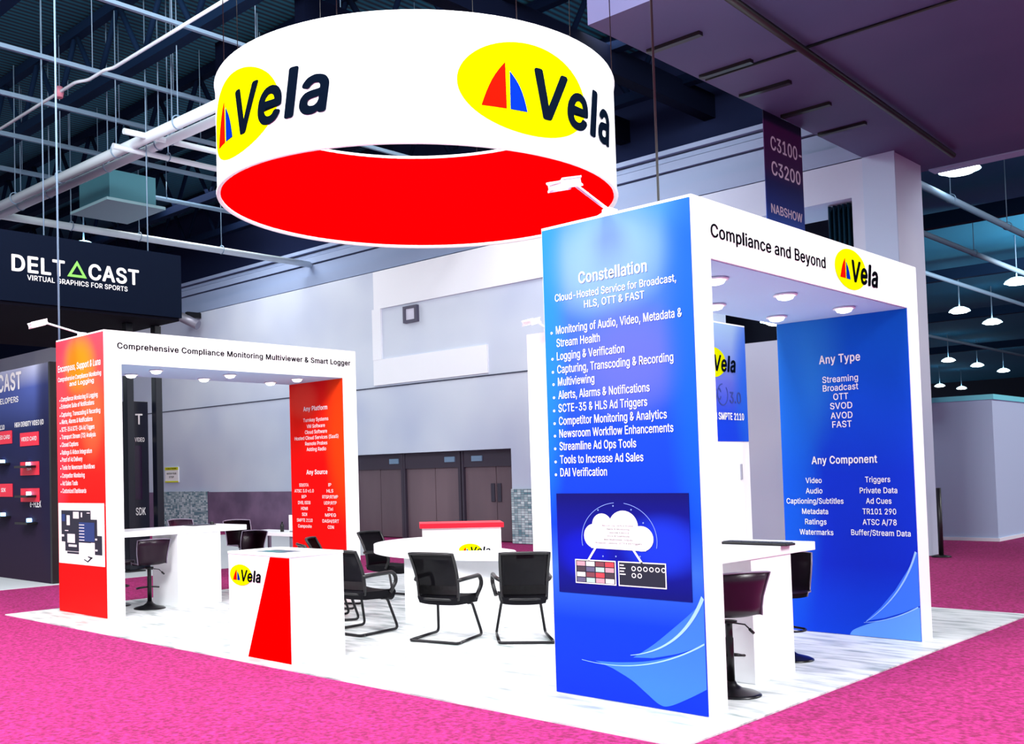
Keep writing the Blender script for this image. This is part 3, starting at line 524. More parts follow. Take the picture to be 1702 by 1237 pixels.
# ---- blue tower
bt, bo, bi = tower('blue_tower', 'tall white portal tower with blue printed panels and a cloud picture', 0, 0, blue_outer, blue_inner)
X = -0.011
line(bo, whitep, 'Constellation', (X, 0.937, 3.155), U_Y, 0.085, 0.582, bold=0.035)
for s, a, e, z, c in (('Cloud-Hosted Service for Broadcast,', 1.158, 0.130, 3.046, 0.055), ('HLS, OTT & FAST', 0.894, 0.384, 2.962, 0.055),
    ('Monitoring of Audio, Video, Metadata &', 1.158, 0.095, 2.790, 0.062), ('Stream Health', 1.156, 0.766, 2.689, 0.062), ('Logging & Verification', 1.157, 0.562, 2.585, 0.062),
    ('Capturing, Transcoding & Recording', 1.157, 0.173, 2.482, 0.062), ('Multiviewing', 1.155, 0.826, 2.385, 0.062), ('Alerts, Alarms & Notifications', 1.155, 0.368, 2.282, 0.062),
    ('SCTE-35 & HLS Ad Triggers', 1.157, 0.391, 2.179, 0.062), ('Competitor Monitoring & Analytics', 1.157, 0.240, 2.079, 0.062), ('Newsroom Workflow Enhancements', 1.157, 0.193, 1.981, 0.062),
    ('Streamline Ad Ops Tools', 1.159, 0.492, 1.882, 0.062), ('Tools to Increase Ad Sales', 1.159, 0.438, 1.779, 0.062), ('DAI Verification', 1.160, 0.744, 1.679, 0.062)):
    line(bo, whitep, s, (X, a, z), U_Y, c, a-e, bold=0.018, bullet=(X, a+0.042, z+0.013, 0.011) if z < 2.8 and s != 'Stream Health' else None)
fx = lambda y, z: (X, y, z)
bm = NB(); arcs(bm, (0.02, 0.82), (0.60, 0.36), -0.10, 0.030, 0.004, fx); arcs(bm, (0.02, 0.50), (1.02, 0.28), -0.09, 0.012, 0.003, fx)
obj('swoosh_lines', bm, swoosh_line, bo)
bm = NB(); top = [(0.015, 0.495), (0.15, 0.43), (0.32, 0.37), (0.5, 0.325), (0.72, 0.295), (0.9, 0.285)]; bot = [(0.75, 0.245), (0.6, 0.18), (0.48, 0.10), (0.38, 0.035), (0.30, 0.035), (0.15, 0.11), (0.015, 0.19)]
poly(bm, [(X+0.001, a, c) for a, c in smooth(top)+smooth(bot)]); obj('swoosh_band', bm, swoosh_md, bo)
bm = NB(); poly(bm, [(X+0.002, a, c) for a, c in smooth([(0.015, 0.80), (0.12, 0.70), (0.26, 0.58), (0.42, 0.45), (0.58, 0.345)])+smooth([(0.42, 0.36), (0.2, 0.42), (0.015, 0.5)])]); obj('swoosh_band', bm, swoosh_md, bo)
# screen picture on the blue panel
navyprint = print_mat('navy_picture', [(0, (0, 6, 120)), (0.5, (0, 10, 176)), (1, (0, 2, 110))], [(0.2, 0.5, 0.35, 0.35, (20, 60, 240), 0.9), (0.78, 0.4, 0.25, 0.3, (0, 20, 220), 0.7)])
ps = obj('picture', box(NB(), X-0.002, 0.096, 0.784, X+0.004, 1.204, 1.546), navyprint, bt)
X2 = X-0.005
bm = NB()
def disc(bm, y, z, ry, rz=None, n=32, x=X2): poly(bm, [(x, y+ry*math.cos(2*PI*k/n), z+(rz or ry)*math.sin(2*PI*k/n)) for k in range(n)])
disc(bm, 0.868, 1.225, 0.092); disc(bm, 0.80, 1.31, 0.085, 0.085, x=X2-0.0003); disc(bm, 0.62, 1.30, 0.122, 0.118, x=X2-0.0006); disc(bm, 0.475, 1.215, 0.098, 0.092, x=X2-0.0009)
poly(bm, [(X2-0.0012, 0.90, 1.134), (X2-0.0012, 0.44, 1.125), (X2-0.0012, 0.45, 1.26), (X2-0.0012, 0.88, 1.28)])
obj('cloud', bm, whitep, ps)
bm = NB()
for a, c in (((0.86, 1.14), (0.93, 1.04)), ((0.55, 1.14), (0.475, 1.035))):
    d = Vector((c[0]-a[0], c[1]-a[1])).normalized()*0.008
    poly(bm, [(X2, a[0]-d.y, a[1]+d.x), (X2, a[0]+d.y, a[1]-d.x), (X2, c[0]+d.y, c[1]-d.x), (X2, c[0]-d.y, c[1]+d.x)])
for y0, y1 in ((1.048, 0.694), (0.674, 0.286)):
    poly(bm, [(X2, y0, 0.862), (X2, y1, 0.862), (X2, y1, 1.044), (X2, y0, 1.044)])
obj('white_lines', bm, whitep, ps)
bm = NB()
for s in range(40):
    a0, a1 = PI*(-0.06+1.12*s/40), PI*(-0.06+1.12*(s+1)/40)
    if 18 < s < 22: continue
    q = lambda a, r: (X2, 0.665+0.318*r*math.cos(a), 1.20+0.278*r*math.sin(a))
    poly(bm, [q(a0, 0.985), q(a1, 0.985), q(a1, 1.0), q(a0, 1.0)])
for y, z in ((0.83, 1.42), (0.70, 1.452), (0.55, 1.425), (0.455, 1.33), (0.80, 1.075), (0.69, 1.078), (0.49, 1.085)): disc(bm, y, z, 0.006)
obj('globe_rim', bm, mat('pale_blue_ink', (120, 150, 240), 0.6), ps)
bm = NB(); poly(bm, [(X2-0.001, 1.040, 0.870), (X2-0.001, 0.702, 0.870), (X2-0.001, 0.702, 1.036), (X2-0.001, 1.040, 1.036)]); poly(bm, [(X2-0.001, 0.666, 0.870), (X2-0.001, 0.294, 0.870), (X2-0.001, 0.294, 1.036), (X2-0.001, 0.666, 1.036)])
obj('screen_fields', bm, mat('screen_dark', (10, 26, 44), 0.5), ps)
tones = [(196, 150, 160), (120, 60, 70), (60, 50, 60), (170, 200, 190), (230, 220, 220), (230, 60, 70), (90, 90, 120)]
for ti, tcol in enumerate(tones):
    bm = NB()
    for r in range(4):
        for c in range(4):
            if (r*5+c*3+ti) % 7 == 0:
                y = 1.032-c*0.083; z = 1.030-r*0.041
                poly(bm, [(X2-0.002, y, z-0.034), (X2-0.002, y-0.074, z-0.034), (X2-0.002, y-0.074, z), (X2-0.002, y, z)])
    obj('screen_tiles', bm, mat('tile_%d' % ti, tcol, 0.5), ps)
bm = NB()
for y, z in [(0.545-0.048*k, 0.995) for k in range(6)]+[(0.545-0.048*k, 0.945) for k in range(2)]:
    for k in range(16):
        a0, a1 = 2*PI*k/16, 2*PI*(k+1)/16
        q = lambda a, r: (X2-0.002, y+r*math.cos(a), z+r*math.sin(a))
        poly(bm, [q(a0, 0.012), q(a1, 0.012), q(a1, 0.018), q(a0, 0.018)])
for k in range(4): poly(bm, [(X2-0.002, 0.66, 1.012-0.022*k), (X2-0.002, 0.625-0.012*(k % 2), 1.012-0.022*k), (X2-0.002, 0.625-0.012*(k % 2), 1.020-0.022*k), (X2-0.002, 0.66, 1.020-0.022*k)])
obj('screen_marks', bm, whitep, ps)
for i, (s, wd) in enumerate((('Record, Log, Verify & Archive', 0.26), ('Alerts & Monitoring', 0.19), ('Transcode & Record', 0.18), ('Store & Distribute', 0.19), ('Real Multiviewer Outputs', 0.24), ('Broadcast Captions, SCTE & Ad Triggers', 0.39))):
    line(ps, ink, s, (X2-0.004, 0.665, 1.30-0.026*i), U_Y, 0.013, wd, 'C', bold=0.0)
# inner panel lettering and swoosh
X = OX1-0.011
line(bi, whitep, 'Any Type', (X, 0.646, 2.752), U_Y, 0.082, 0.40, 'C', bold=0.04)
for s, wd, z in (('Streaming', .347, 2.555), ('Broadcast', .344, 2.467), ('OTT', .145, 2.374), ('SVOD', .215, 2.281), ('AVOD', .211, 2.183), ('FAST', .188, 2.093)):
    line(bi, whitep, s, (X, 0.648, z), U_Y, 0.063, wd, 'C', bold=0.02)
line(bi, whitep, 'Any Component', (X, 0.646, 1.728), U_Y, 0.075, 0.634, 'C', bold=0.04)
for s, c, wd, z in (('Video', .951, .162, 1.532), ('Audio', .951, .167, 1.425), ('Captioning/Subtitles', .951, .573, 1.320), ('Metadata', .950, .261, 1.213), ('Ratings', .947, .215, 1.107), ('Watermarks', .945, .338, 1.0),
    ('Triggers', .334, .232, 1.534), ('Private Data', .332, .346, 1.426), ('Ad Cues', .333, .235, 1.322), ('TR101 290', .332, .309, 1.218), ('ATSC A/78', .334, .313, 1.112), ('Buffer/Stream Data', .330, .546, 1.007)):
    line(bi, whitep, s, (X, c, z), U_Y, 0.055, wd, 'C', bold=0.02)
bm = NB(); arcs(bm, (0.02, 0.86), (0.50, 0.15), -0.07, 0.02, 0.004, fx); arcs(bm, (0.02, 0.33), (0.52, 0.14), -0.03, 0.012, 0.003, fx); obj('swoosh_lines', bm, swoosh_line, bi)
bm = NB(); poly(bm, [(X+0.002, a, c) for a, c in smooth([(0.006, 0.33), (0.15, 0.255), (0.33, 0.185), (0.48, 0.13), (0.62, 0.06), (0.66, 0.006)])+[(0.006, 0.006)]]); obj('swoosh_band', bm, swoosh_lt, bi)
bm = NB(); poly(bm, [(X+0.002, a, c) for a, c in ((0.006, 0.86), (0.1, 0.68), (0.22, 0.48), (0.36, 0.30), (0.5, 0.16), (0.33, 0.2), (0.15, 0.27), (0.006, 0.345))]); obj('swoosh_band', bm, swoosh_md, bi)
bm = write(NB(), 'Compliance and Beyond', (0.262, -0.003, 3.380), U_X, 0.095, 1.972, bold=0.024); obj('header_lettering', bm, ink, bt)
place_logo(bt, lambda u, v, l: Vector((2.772+0.345*u, -0.002*l-0.001, 3.434+0.310*v)), letters=ink)

# ---- red tower
RX, RY = -0.145, 7.887
rt_, ro, ri = tower('red_tower', 'white portal tower with red printed panels and a screen poster', RX, RY, red_outer, red_inner)
X = RX-0.011
for s, a, e, z, c in (('Encompass, Support & Luna', 9.093, 7.959, 3.205, 0.085), ('Comprehensive Compliance Monitoring', 9.097, 7.947, 3.075, 0.058), ('and Logging', 8.781, 8.134, 2.995, 0.058),
    ('Compliance Monitoring & Logging', 9.02, 8.043, 2.805, 0.058), ('Extensive Suite of Notifications', 9.02, 8.135, 2.710, 0.058), ('Capturing, Transcoding & Recording', 9.02, 7.983, 2.600, 0.058), ('Alerts, Alarms & Notifications', 9.02, 8.185, 2.503, 0.058),
    ('SCTE-35 & SCTE-104 Ad Triggers', 9.02, 8.136, 2.400, 0.058), ('Transport Stream (TS) Analysis', 9.02, 8.107, 2.300, 0.058), ('Closed Captions', 9.02, 8.565, 2.197, 0.058), ('Ratings & Airbox Integration', 9.02, 8.211, 2.092, 0.058),
    ('Proof of Ad Delivery', 9.02, 8.461, 1.996, 0.058), ('Tools for Newsroom Workflows', 9.02, 8.144, 1.891, 0.058), ('Competitor Monitoring', 9.02, 8.409, 1.784, 0.058), ('Ad Sales Tools', 9.02, 8.597, 1.682, 0.058), ('Customized Dashboards', 9.02, 8.374, 1.580, 0.058)):
    line(ro, whitep, s, (X, a, z), U_Y, c, a-e, bold=0.02, bullet=(X, a+0.035, z+0.014, 0.012) if z < 2.9 else None)
ps = obj('picture', box(NB(), X-0.002, 7.927, 0.647, X+0.004, 9.135, 1.446), whitep, rt_)
X2 = X-0.004
def rect(bm, y0, z0, y1, z1, x): poly(bm, [(x, y0, z0), (x, y1, z0), (x, y1, z1), (x, y0, z1)])
fy = lambda px: 9.131-(px-40)/815*1.21
fz = lambda pz: 1.446-(pz-70)/1095*0.80
bm = NB(); rect(bm, fy(92), fz(770), fy(625), fz(200), X2); rect(bm, fy(410), fz(760), fy(735), fz(355), X2-0.001); rect(bm, fy(690), fz(970), fy(815), fz(635), X2-0.0015); rect(bm, fy(160), fz(935), fy(410), fz(600), X2-0.001); rect(bm, fy(195), fz(980), fy(410), fz(945), X2-0.001)
poly(bm, [(X2, fy(a), fz(c)) for a, c in ((490, 1070), (565, 1115), (650, 1025), (620, 1018), (562, 1090), (510, 1060))])
poly(bm, [(X2, fy(a), fz(c)) for a, c in ((565, 1000), (650, 1020), (640, 1045), (570, 1025))])
obj('screen_shapes', bm, mat('poster_dark', (16, 20, 40), 0.5), ps)
bm = NB(); rect(bm, fy(105), fz(400), fy(170), fz(270), X2-0.003); rect(bm, fy(420), fz(745), fy(690), fz(410), X2-0.0025); obj('blue_fields', bm, mat('poster_blue', (22, 50, 110), 0.5), ps)
bm = NB()
for a, c, d, e in ((315, 345, 420, 225), (195, 470, 255, 290), (205, 785, 345, 625), (225, 855, 375, 815), (455, 320, 480, 235), (560, 250, 615, 235), (98, 680, 145, 640), (700, 715, 735, 685), (700, 905, 740, 875), (160, 575, 225, 560)): rect(bm, fy(a), fz(c), fy(d), fz(e), X2-0.0035)
for k in range(6): rect(bm, fy(420), fz(462+54*k), fy(515), fz(448+54*k), X2-0.004)
obj('pale_marks', bm, mat('poster_pale', (226, 218, 224), 0.5), ps)
X = RX+OX1-0.011+0.11*0
line(ri, whitep, 'Any Platform', (X, 8.53, 2.762), U_Y, 0.07, 0.571, 'C', bold=0.03)
for s, wd, z in (('Turnkey Systems', .597, 2.590), ('VM Software', .431, 2.490), ('Cloud Software', .526, 2.398), ('Hosted Cloud Services (SaaS)', 1.04, 2.307), ('Remote Probes', .528, 2.215), ('Adding Radio', .461, 2.124)):
    line(ri, whitep, s, (X, 8.525, z), U_Y, 0.056, wd, 'C', bold=0.012)
line(ri, whitep, 'Any Source', (X, 8.525, 1.755), U_Y, 0.07, 0.50, 'C', bold=0.03)
for i, (s, wd, s2, wd2) in enumerate((('SDI/OTA', .226, 'IP', .064), ('ATSC 3.0 v1.0', .47, 'HLS', .15), ('IP', .11, 'RTSP/RTMP', .36), ('DVB, ISDB', .30, 'UDP/RTP', .29), ('HDMI', .16, 'Zixi', .12), ('SDI', .12, 'MPEG', .25), ('SMPTE 2110', .38, 'DASH/SRT', .38), ('Composite', .33, 'CDN', .14))):
    z = 1.563-0.0935*i
    line(ri, whitep, s, (X, 8.845, z), U_Y, 0.05, wd, 'C', bold=0.01); line(ri, whitep, s2, (X, 8.228, z-0.004), U_Y, 0.05, wd2, 'C', bold=0.01)
bm = write(NB(), 'Comprehensive Compliance Monitoring Multiviewer & Smart Logger', (0.044, RY-0.003, 3.418), U_X, 0.074, 4.09, bold=0.045); obj('header_lettering', bm, ink, rt_)

# ---- counters inside the towers
def counter(ox, oy, label):
    t = thing('bar_counter', label, 'counter', (ox+1.23, oy+0.265, 0))
    obj('countertop', box(NB(), ox+OX0, oy+0.25, 0.985, ox+2.40, oy+0.95, 1.058, 0.004), white, t)
    obj('pedestal', box(NB(), ox+1.23, oy+0.265, 0, ox+1.946, oy+0.90, 0.985, 0.003), white, t)
    return t
counter(0, 0, 'white bar counter inside the blue tower, keyboard lying on it')
counter(RX, RY, 'white bar counter inside the red tower, tablet lying on it')
# keyboard
k0 = thing('keyboard', 'black keyboard lying on the counter of the blue tower', 'keyboard', (1.78, 0.5, 1.058))
obj('case', box(NB(), 1.735, 0.2, 1.058, 1.90, 0.78, 1.078, 0.006), black, k0)
bm = NB()
for r in range(4):
    for c in range(14): box(bm, 1.75+r*0.035, 0.215+c*0.039, 1.078, 1.778+r*0.035, 0.247+c*0.039, 1.084)
kk = obj('keys', bm, mat('key_grey', (60, 66, 76), 0.5), k0)
c0 = thing('puck_speaker', 'small round white conference speaker beside the keyboard', 'speaker', (1.80, 0.87, 1.058))
obj('body', lathe(NB(), [(0.06, 0), (0.065, 0.03), (0.055, 0.065), (0.03, 0.075)], (1.80, 0.87, 1.058), 20), white, c0)
obj('grille', lathe(NB(), [(0.028, 0.074), (0.026, 0.082), (0.01, 0.085)], (1.80, 0.87, 1.058), 16), black, c0)
t0 = thing('tablet', 'dark tablet lying on the counter of the red tower', 'tablet', (1.9, 8.65, 1.058))
obj('case', box(NB(), 1.62, 8.55, 1.058, 2.02, 8.80, 1.068, 0.004), black, t0); obj('screen', box(NB(), 1.64, 8.57, 1.068, 2.0, 8.78, 1.0695), mat('tablet_glass', (60, 50, 80), 0.1), t0)
t1 = thing('computer_mouse', 'black mouse beside the tablet on the red tower counter', 'mouse', (2.1, 8.72, 1.058))
obj('body', lathe(NB(), [(0.03, 0), (0.035, 0.012), (0.028, 0.03), (0.01, 0.038)], (2.08, 8.74, 1.058), 16), black, t1); obj('wheel', box(NB(), 2.07, 8.735, 1.09, 2.09, 8.745, 1.1, 0.002), steel, t1)

# ---- clamp-on arm lights
def arm_light(label, base, elbow, head_dir, group='arm lights on the booth'):
    t = thing('arm_light', label, 'light', base, group)
    b = Vector(base); e = Vector(elbow); d = (e-b)
    bm = box(NB(), b.x-0.05, b.y-0.04, b.z, b.x+0.05, b.y+0.04, b.z+0.05, 0.008); obj('clamp', bm, white, t)
    obj('arm', tube(NB(), rounded([b+Vector((0, 0, 0.04)), b+d*0.12+Vector((0, 0, 0.03)), e], 0.05), 0.013, 8), white, t)
    h = Vector(head_dir).normalized(); s = h.cross(Vector((0, 0, 1))).normalized(); n = s.cross(h)
    bm = NB(); bmesh.ops.create_cube(bm, size=1)
    for v in bm.verts: v.co = e + h*(0.08+v.co.x*0.2*1.0) + s*v.co.y*0.13*(1.0 if v.co.x > 0 else 0.8) + n*v.co.z*0.05
    bmesh.ops.bevel(bm, geom=bm.edges[:], offset=0.012, segments=2, affect='EDGES'); hd = obj('lamp_head', bm, white, t)
    bm = NB(); poly(bm, [e+h*(0.08+a*0.085)+s*c*0.05-n*0.0265 for a, c in ((-1, -1), (1, -1), (1, 1), (-1, 1))]); obj('lamp_lens', bm, armglow, hd)
    return t
arm_light('white arm light clamped on top of the blue tower', (0.08, 0.70, H_), (-0.45, 0.665, H_+0.15), (-1, 0.1, -0.25))
arm_light('white arm light clamped on top of the red tower', (-0.06, 8.6, H_), (-0.55, 8.70, H_+0.16), (-1, 0.12, -0.3))

# ================================================================== HANGING DRUM SIGN
DC = Vector((2.419, 4.876, 5.012)); DR, DH, TA, TB = 2.382, 1.302, -0.036, 0.041
dr = thing('hanging_drum_sign', 'huge round white fabric ring sign hung over the booth, red inside', 'hanging sign', DC)
def dpt(a, r, h): 
    dx, dy = r*math.cos(a), r*math.sin(a)
    return Vector((DC.x+dx, DC.y+dy, DC.z+h+TA*dx+TB*dy))
def band(r, n=128, rows=1):
    bm = NB(); g = [[bm.verts.new(dpt(2*PI*k/n, r, DH*j/rows)) for k in range(n)] for j in range(rows+1)]
    for j in range(rows):
        for k in range(n):
            f = bm.faces.new((g[j][k], g[j][(k+1) % n], g[j+1][(k+1) % n], g[j+1][k])); f.smooth = True
    return bm
drum_white = mat('drum_fabric', (236, 240, 250), 0.8); drum_red = mat('drum_red_fabric', (240, 0, 2), 0.9, spec=0.0)
obj('outer_skin', band(DR), drum_white, dr)
obj('inner_lining', band(DR-0.03), drum_red, dr)
for h in (0.0, DH): obj('rim', tube(NB(), [dpt(2*PI*k/96, DR-0.012, h) for k in range(96)], 0.026, 8, closed=True), white, dr)
for ac in (-106.7, 168.0):
    s = 0.81; a0 = math.radians(ac)
    place_logo(dr, lambda u, v, l: dpt(a0+u*s/DR, DR+0.004*l, 0.631+v*s), step=0.08, letters=navyink)
for a in (20, 75, 115, 160, 205, 250, 300, 340):
    p = dpt(math.radians(a), DR-0.012, DH); obj('cable', cyl(NB(), p, (p.x, p.y, 11.0), 0.006, 6), blackm, dr)

# ================================================================== PODIUM
pd = thing('podium', 'white box podium with a red wedge and logo at the booth edge', 'podium', (-0.3, 4.19, 0))
obj('cabinet', box(NB(), -0.64, 3.718, 0, 0.03, 4.665, 0.98, 0.003), white, pd)
obj('podium_top', box(NB(), -0.645, 3.713, 0.98, 0.035, 4.67, 1.006, 0.004), white, pd)
X = -0.643
bm = prism(NB(), [(X, 4.005, 0.975), (X, 3.722, 0.975), (X, 3.722, 0.004), (X, 4.372, 0.004)], (0.002, 0, 0)); obj('red_wedge', bm, redpanel, pd)
place_logo(pd, lambda u, v, l: Vector((X-0.001*l, 4.463-0.176*u, 0.782+0.176*v)))
o = thing('flyer', 'dark printed flyer lying on top of the white podium', 'flyer', (-0.4, 4.1, 1.006))
obj('sheet', box(NB(), -0.53, 3.98, 1.006, -0.27, 4.36, 1.009), mat('flyer_print', (60, 80, 100), 0.4), o); obj('print', box(NB(), -0.5, 4.05, 1.009, -0.4, 4.30, 1.0095), mat('flyer_teal', (30, 110, 110), 0.4), o)

# ================================================================== MEETING TABLE WITH RAISED COUNTER
mt = thing('meeting_table', 'round white meeting table joined to a raised white counter with red ledge', 'table', (2.6, 4.4, 0))
tc_, tr = Vector((3.40, 4.40)), 1.63
pts = [(tc_.x+tr*math.cos(math.radians(a)), tc_.y+tr*math.sin(math.radians(a))) for a in range(82, 223, 4)]
pts += [(2.30, 3.40), (2.42, 3.52)]
obj('tabletop', prism(NB(), [(x, y, 0.765) for x, y in pts], (0, 0, 0.095)), white, mt)
A, B = Vector((2.320, 3.612)), Vector((1.726, 4.238)); d = (B-A).normalized(); nn = Vector((-d.y, d.x)); nn = nn if nn.x > 0 else -nn
def slab(o0, o1, dep0, dep1, z0, z1):
    a = A+d*o0; c = B+d*o1; return prism(NB(), [(q.x, q.y, z0) for q in (a+nn*dep0, c+nn*dep0, c+nn*dep1, a+nn*dep1)], (0, 0, z1-z0))
obj('counter_body', slab(0.0, 0.0, 0.0, 0.42, 0.0, 1.115), white, mt)
obj('counter_ledge', slab(-0.03, 0.03, -0.03, 0.45, 1.115, 1.167), mat('ledge_red', (236, 10, 40), 0.4), mt)
box_ = NB(); box(box_, 1.95, 4.25, 0, 2.25, 4.75, 0.765); obj('pedestal', box_, white, mt)
bm = prism(NB(), [(2.42, 4.02, 0), (3.0, 3.45, 0), (3.25, 3.7, 0), (2.67, 4.27, 0)], (0, 0, 0.70)); obj('pedestal', bm, white, mt)
cx = A+d*0.345-nn*0.003; ud = (-d)
place_logo(mt, lambda u, v, l: Vector((cx.x, cx.y, 0.865)) + Vector((ud.x, ud.y, 0))*0.125*u - Vector((nn.x, nn.y, 0))*0.001*l + Vector((0, 0, 0.125*v)))

# ================================================================== CHAIRS
meshback = mat('black_mesh', (17, 15, 24), 0.8, alpha=0.99, spec=0.2)
def make_chair():
    t = thing('visitor_chair', '', 'chair')
    # one-piece sled frame: seat bracket, front legs, floor runners, rear bar
    for s in (-1, 1):
        leg = rounded([(0.06, s*0.19, 0.37), (0.14, s*0.20, 0.365), (0.25, s*0.255, 0.024), (-0.33, s*0.27, 0.0175)], 0.06); obj('leg', tube(NB(), leg, 0.0155, 8), blackm, t)
    obj('rear_bar', tube(NB(), rounded([(-0.30, -0.27, 0.0175), (-0.37, -0.27, 0.0175), (-0.37, 0.27, 0.0175), (-0.30, 0.27, 0.0175)], 0.05), 0.0155, 8), blackm, t)
    bm = NB(); n = 12; rows = []
    prof = [(-0.27, 0.375), (-0.15, 0.36), (0.0, 0.355), (0.15, 0.365), (0.24, 0.36), (0.26, 0.345)]
    for x, z in prof: rows.append([(x, 0.24*(-1+2*k/n)*(0.94 if x < -0.2 or x > 0.23 else 1), z+0.018*(abs(-1+2*k/n))**3) for k in range(n+1)])
    lo = [[bm.verts.new((x*0.95, y*0.93, z)) for x, y, z in r] for r in rows]; hi = [[bm.verts.new((x, y, z+0.085-(0.02 if r in (rows[0], rows[-1]) else 0))) for x, y, z in r] for r in rows]
    for g in (lo, hi):
        for a, b_ in zip(g, g[1:]):
            for k in range(n): bm.faces.new((a[k], a[k+1], b_[k+1], b_[k])).smooth = True
    rim = lambda g: g[0]+[r[-1] for r in g[1:]]+list(reversed(g[-1][:-1]))+[r[0] for r in reversed(g[1:-1])]
    ra, rb = rim(lo), rim(hi)
    for k in range(len(ra)): bm.faces.new((ra[k], ra[(k+1) % len(ra)], rb[(k+1) % len(ra)], rb[k]))
    bmesh.ops.recalc_face_normals(bm, faces=bm.faces[:]); obj('seat', bm, seatfab, t)
    def back(x_at, y, z): return (x_at, y, z)
    zs = [0.435+0.47*k/8 for k in range(9)]
    bx = lambda z: -0.235-0.15*((z-0.435)/0.47)**1.2 + 0.035*math.sin(PI*(z-0.435)/0.47)
    hw = lambda z: 0.222+0.022*((z-0.435)/0.47)
    cur = lambda q: -0.035*(1-q*q)
    bm = NB(); rows = []
    for z in zs: rows.append([bm.verts.new((bx(z)+cur(-1+2*k/10), hw(z)*(-1+2*k/10), z)) for k in range(11)])
    for a, b_ in zip(rows, rows[1:]):
        for k in range(10): f = bm.faces.new((a[k], a[k+1], b_[k+1], b_[k])); f.smooth = True
    bmesh.ops.solidify(bm, geom=bm.faces[:], thickness=0.006); obj('backrest', bm, meshback, t)
    loop = [(bx(z), hw(z), z) for z in zs] + [(bx(zs[-1])+cur(q), hw(zs[-1])*q, zs[-1]+0.006*(1-q*q)) for q in (0.8, 0.5, 0, -0.5, -0.8)] + [(bx(z), -hw(z), z) for z in reversed(zs)] + [(bx(zs[0])+cur(q), hw(zs[0])*q, zs[0]) for q in (-0.8, -0.4, 0, 0.4, 0.8)]
    obj('back_frame', tube(NB(), loop, 0.017, 8, closed=True), black, t)
    zc = 0.60; bm = NB()
    bm = NB(); rows = []
    for z in (0.485, 0.53, 0.575): rows.append([bm.verts.new((bx(z)+cur(-1+2*k/10)-0.014, hw(z)*(-1+2*k/10)*0.97, z)) for k in range(11)])
    for a, b_ in zip(rows, rows[1:]):
        for k in range(10): bm.faces.new((a[k], a[k+1], b_[k+1], b_[k]))
    bmesh.ops.solidify(bm, geom=bm.faces[:], thickness=0.014); obj('lumbar_band', bm, black, t)
    for s in (-1, 1):
        arm = rounded([(-0.275, s*0.235, 0.63), (-0.18, s*0.275, 0.645), (0.16, s*0.285, 0.655), (0.215, s*0.285, 0.56), (0.13, s*0.255, 0.43)], 0.07)
        bm = NB(); tube(bm, arm, 0.022, 8); obj('armrest', bm, black, t)
    return t
CH = make_chair(); first = True
def put_chair(x, y, az, label):
    global first
    g = 'black chairs around the meeting table'
    if first:
        CH.location = (x, y, 0); CH.rotation_euler = (0, 0, math.radians(az)); CH['label'] = label; CH['group'] = g; first = False
    else: dup(CH, (x, y, 0), math.radians(az), label, g)
put_chair(1.90, 3.03, 43, 'black mesh-back sled chair partly hidden by the blue tower')
put_chair(1.43, 3.62, 15, 'black mesh-back sled chair in the middle front of the round table, seen from behind')
put_chair(1.22, 4.66, 2, 'black sled chair beside the white podium, seen from behind')
put_chair(3.60, 6.60, -85, 'black sled chair across the round table in front of the brown doors')
put_chair(2.40, 6.35, -55, 'black sled chair behind the podium, its back against the red panel, nearer the white post')
put_chair(1.62, 5.62, -30, 'black sled chair showing only its back tip over the podium edge')

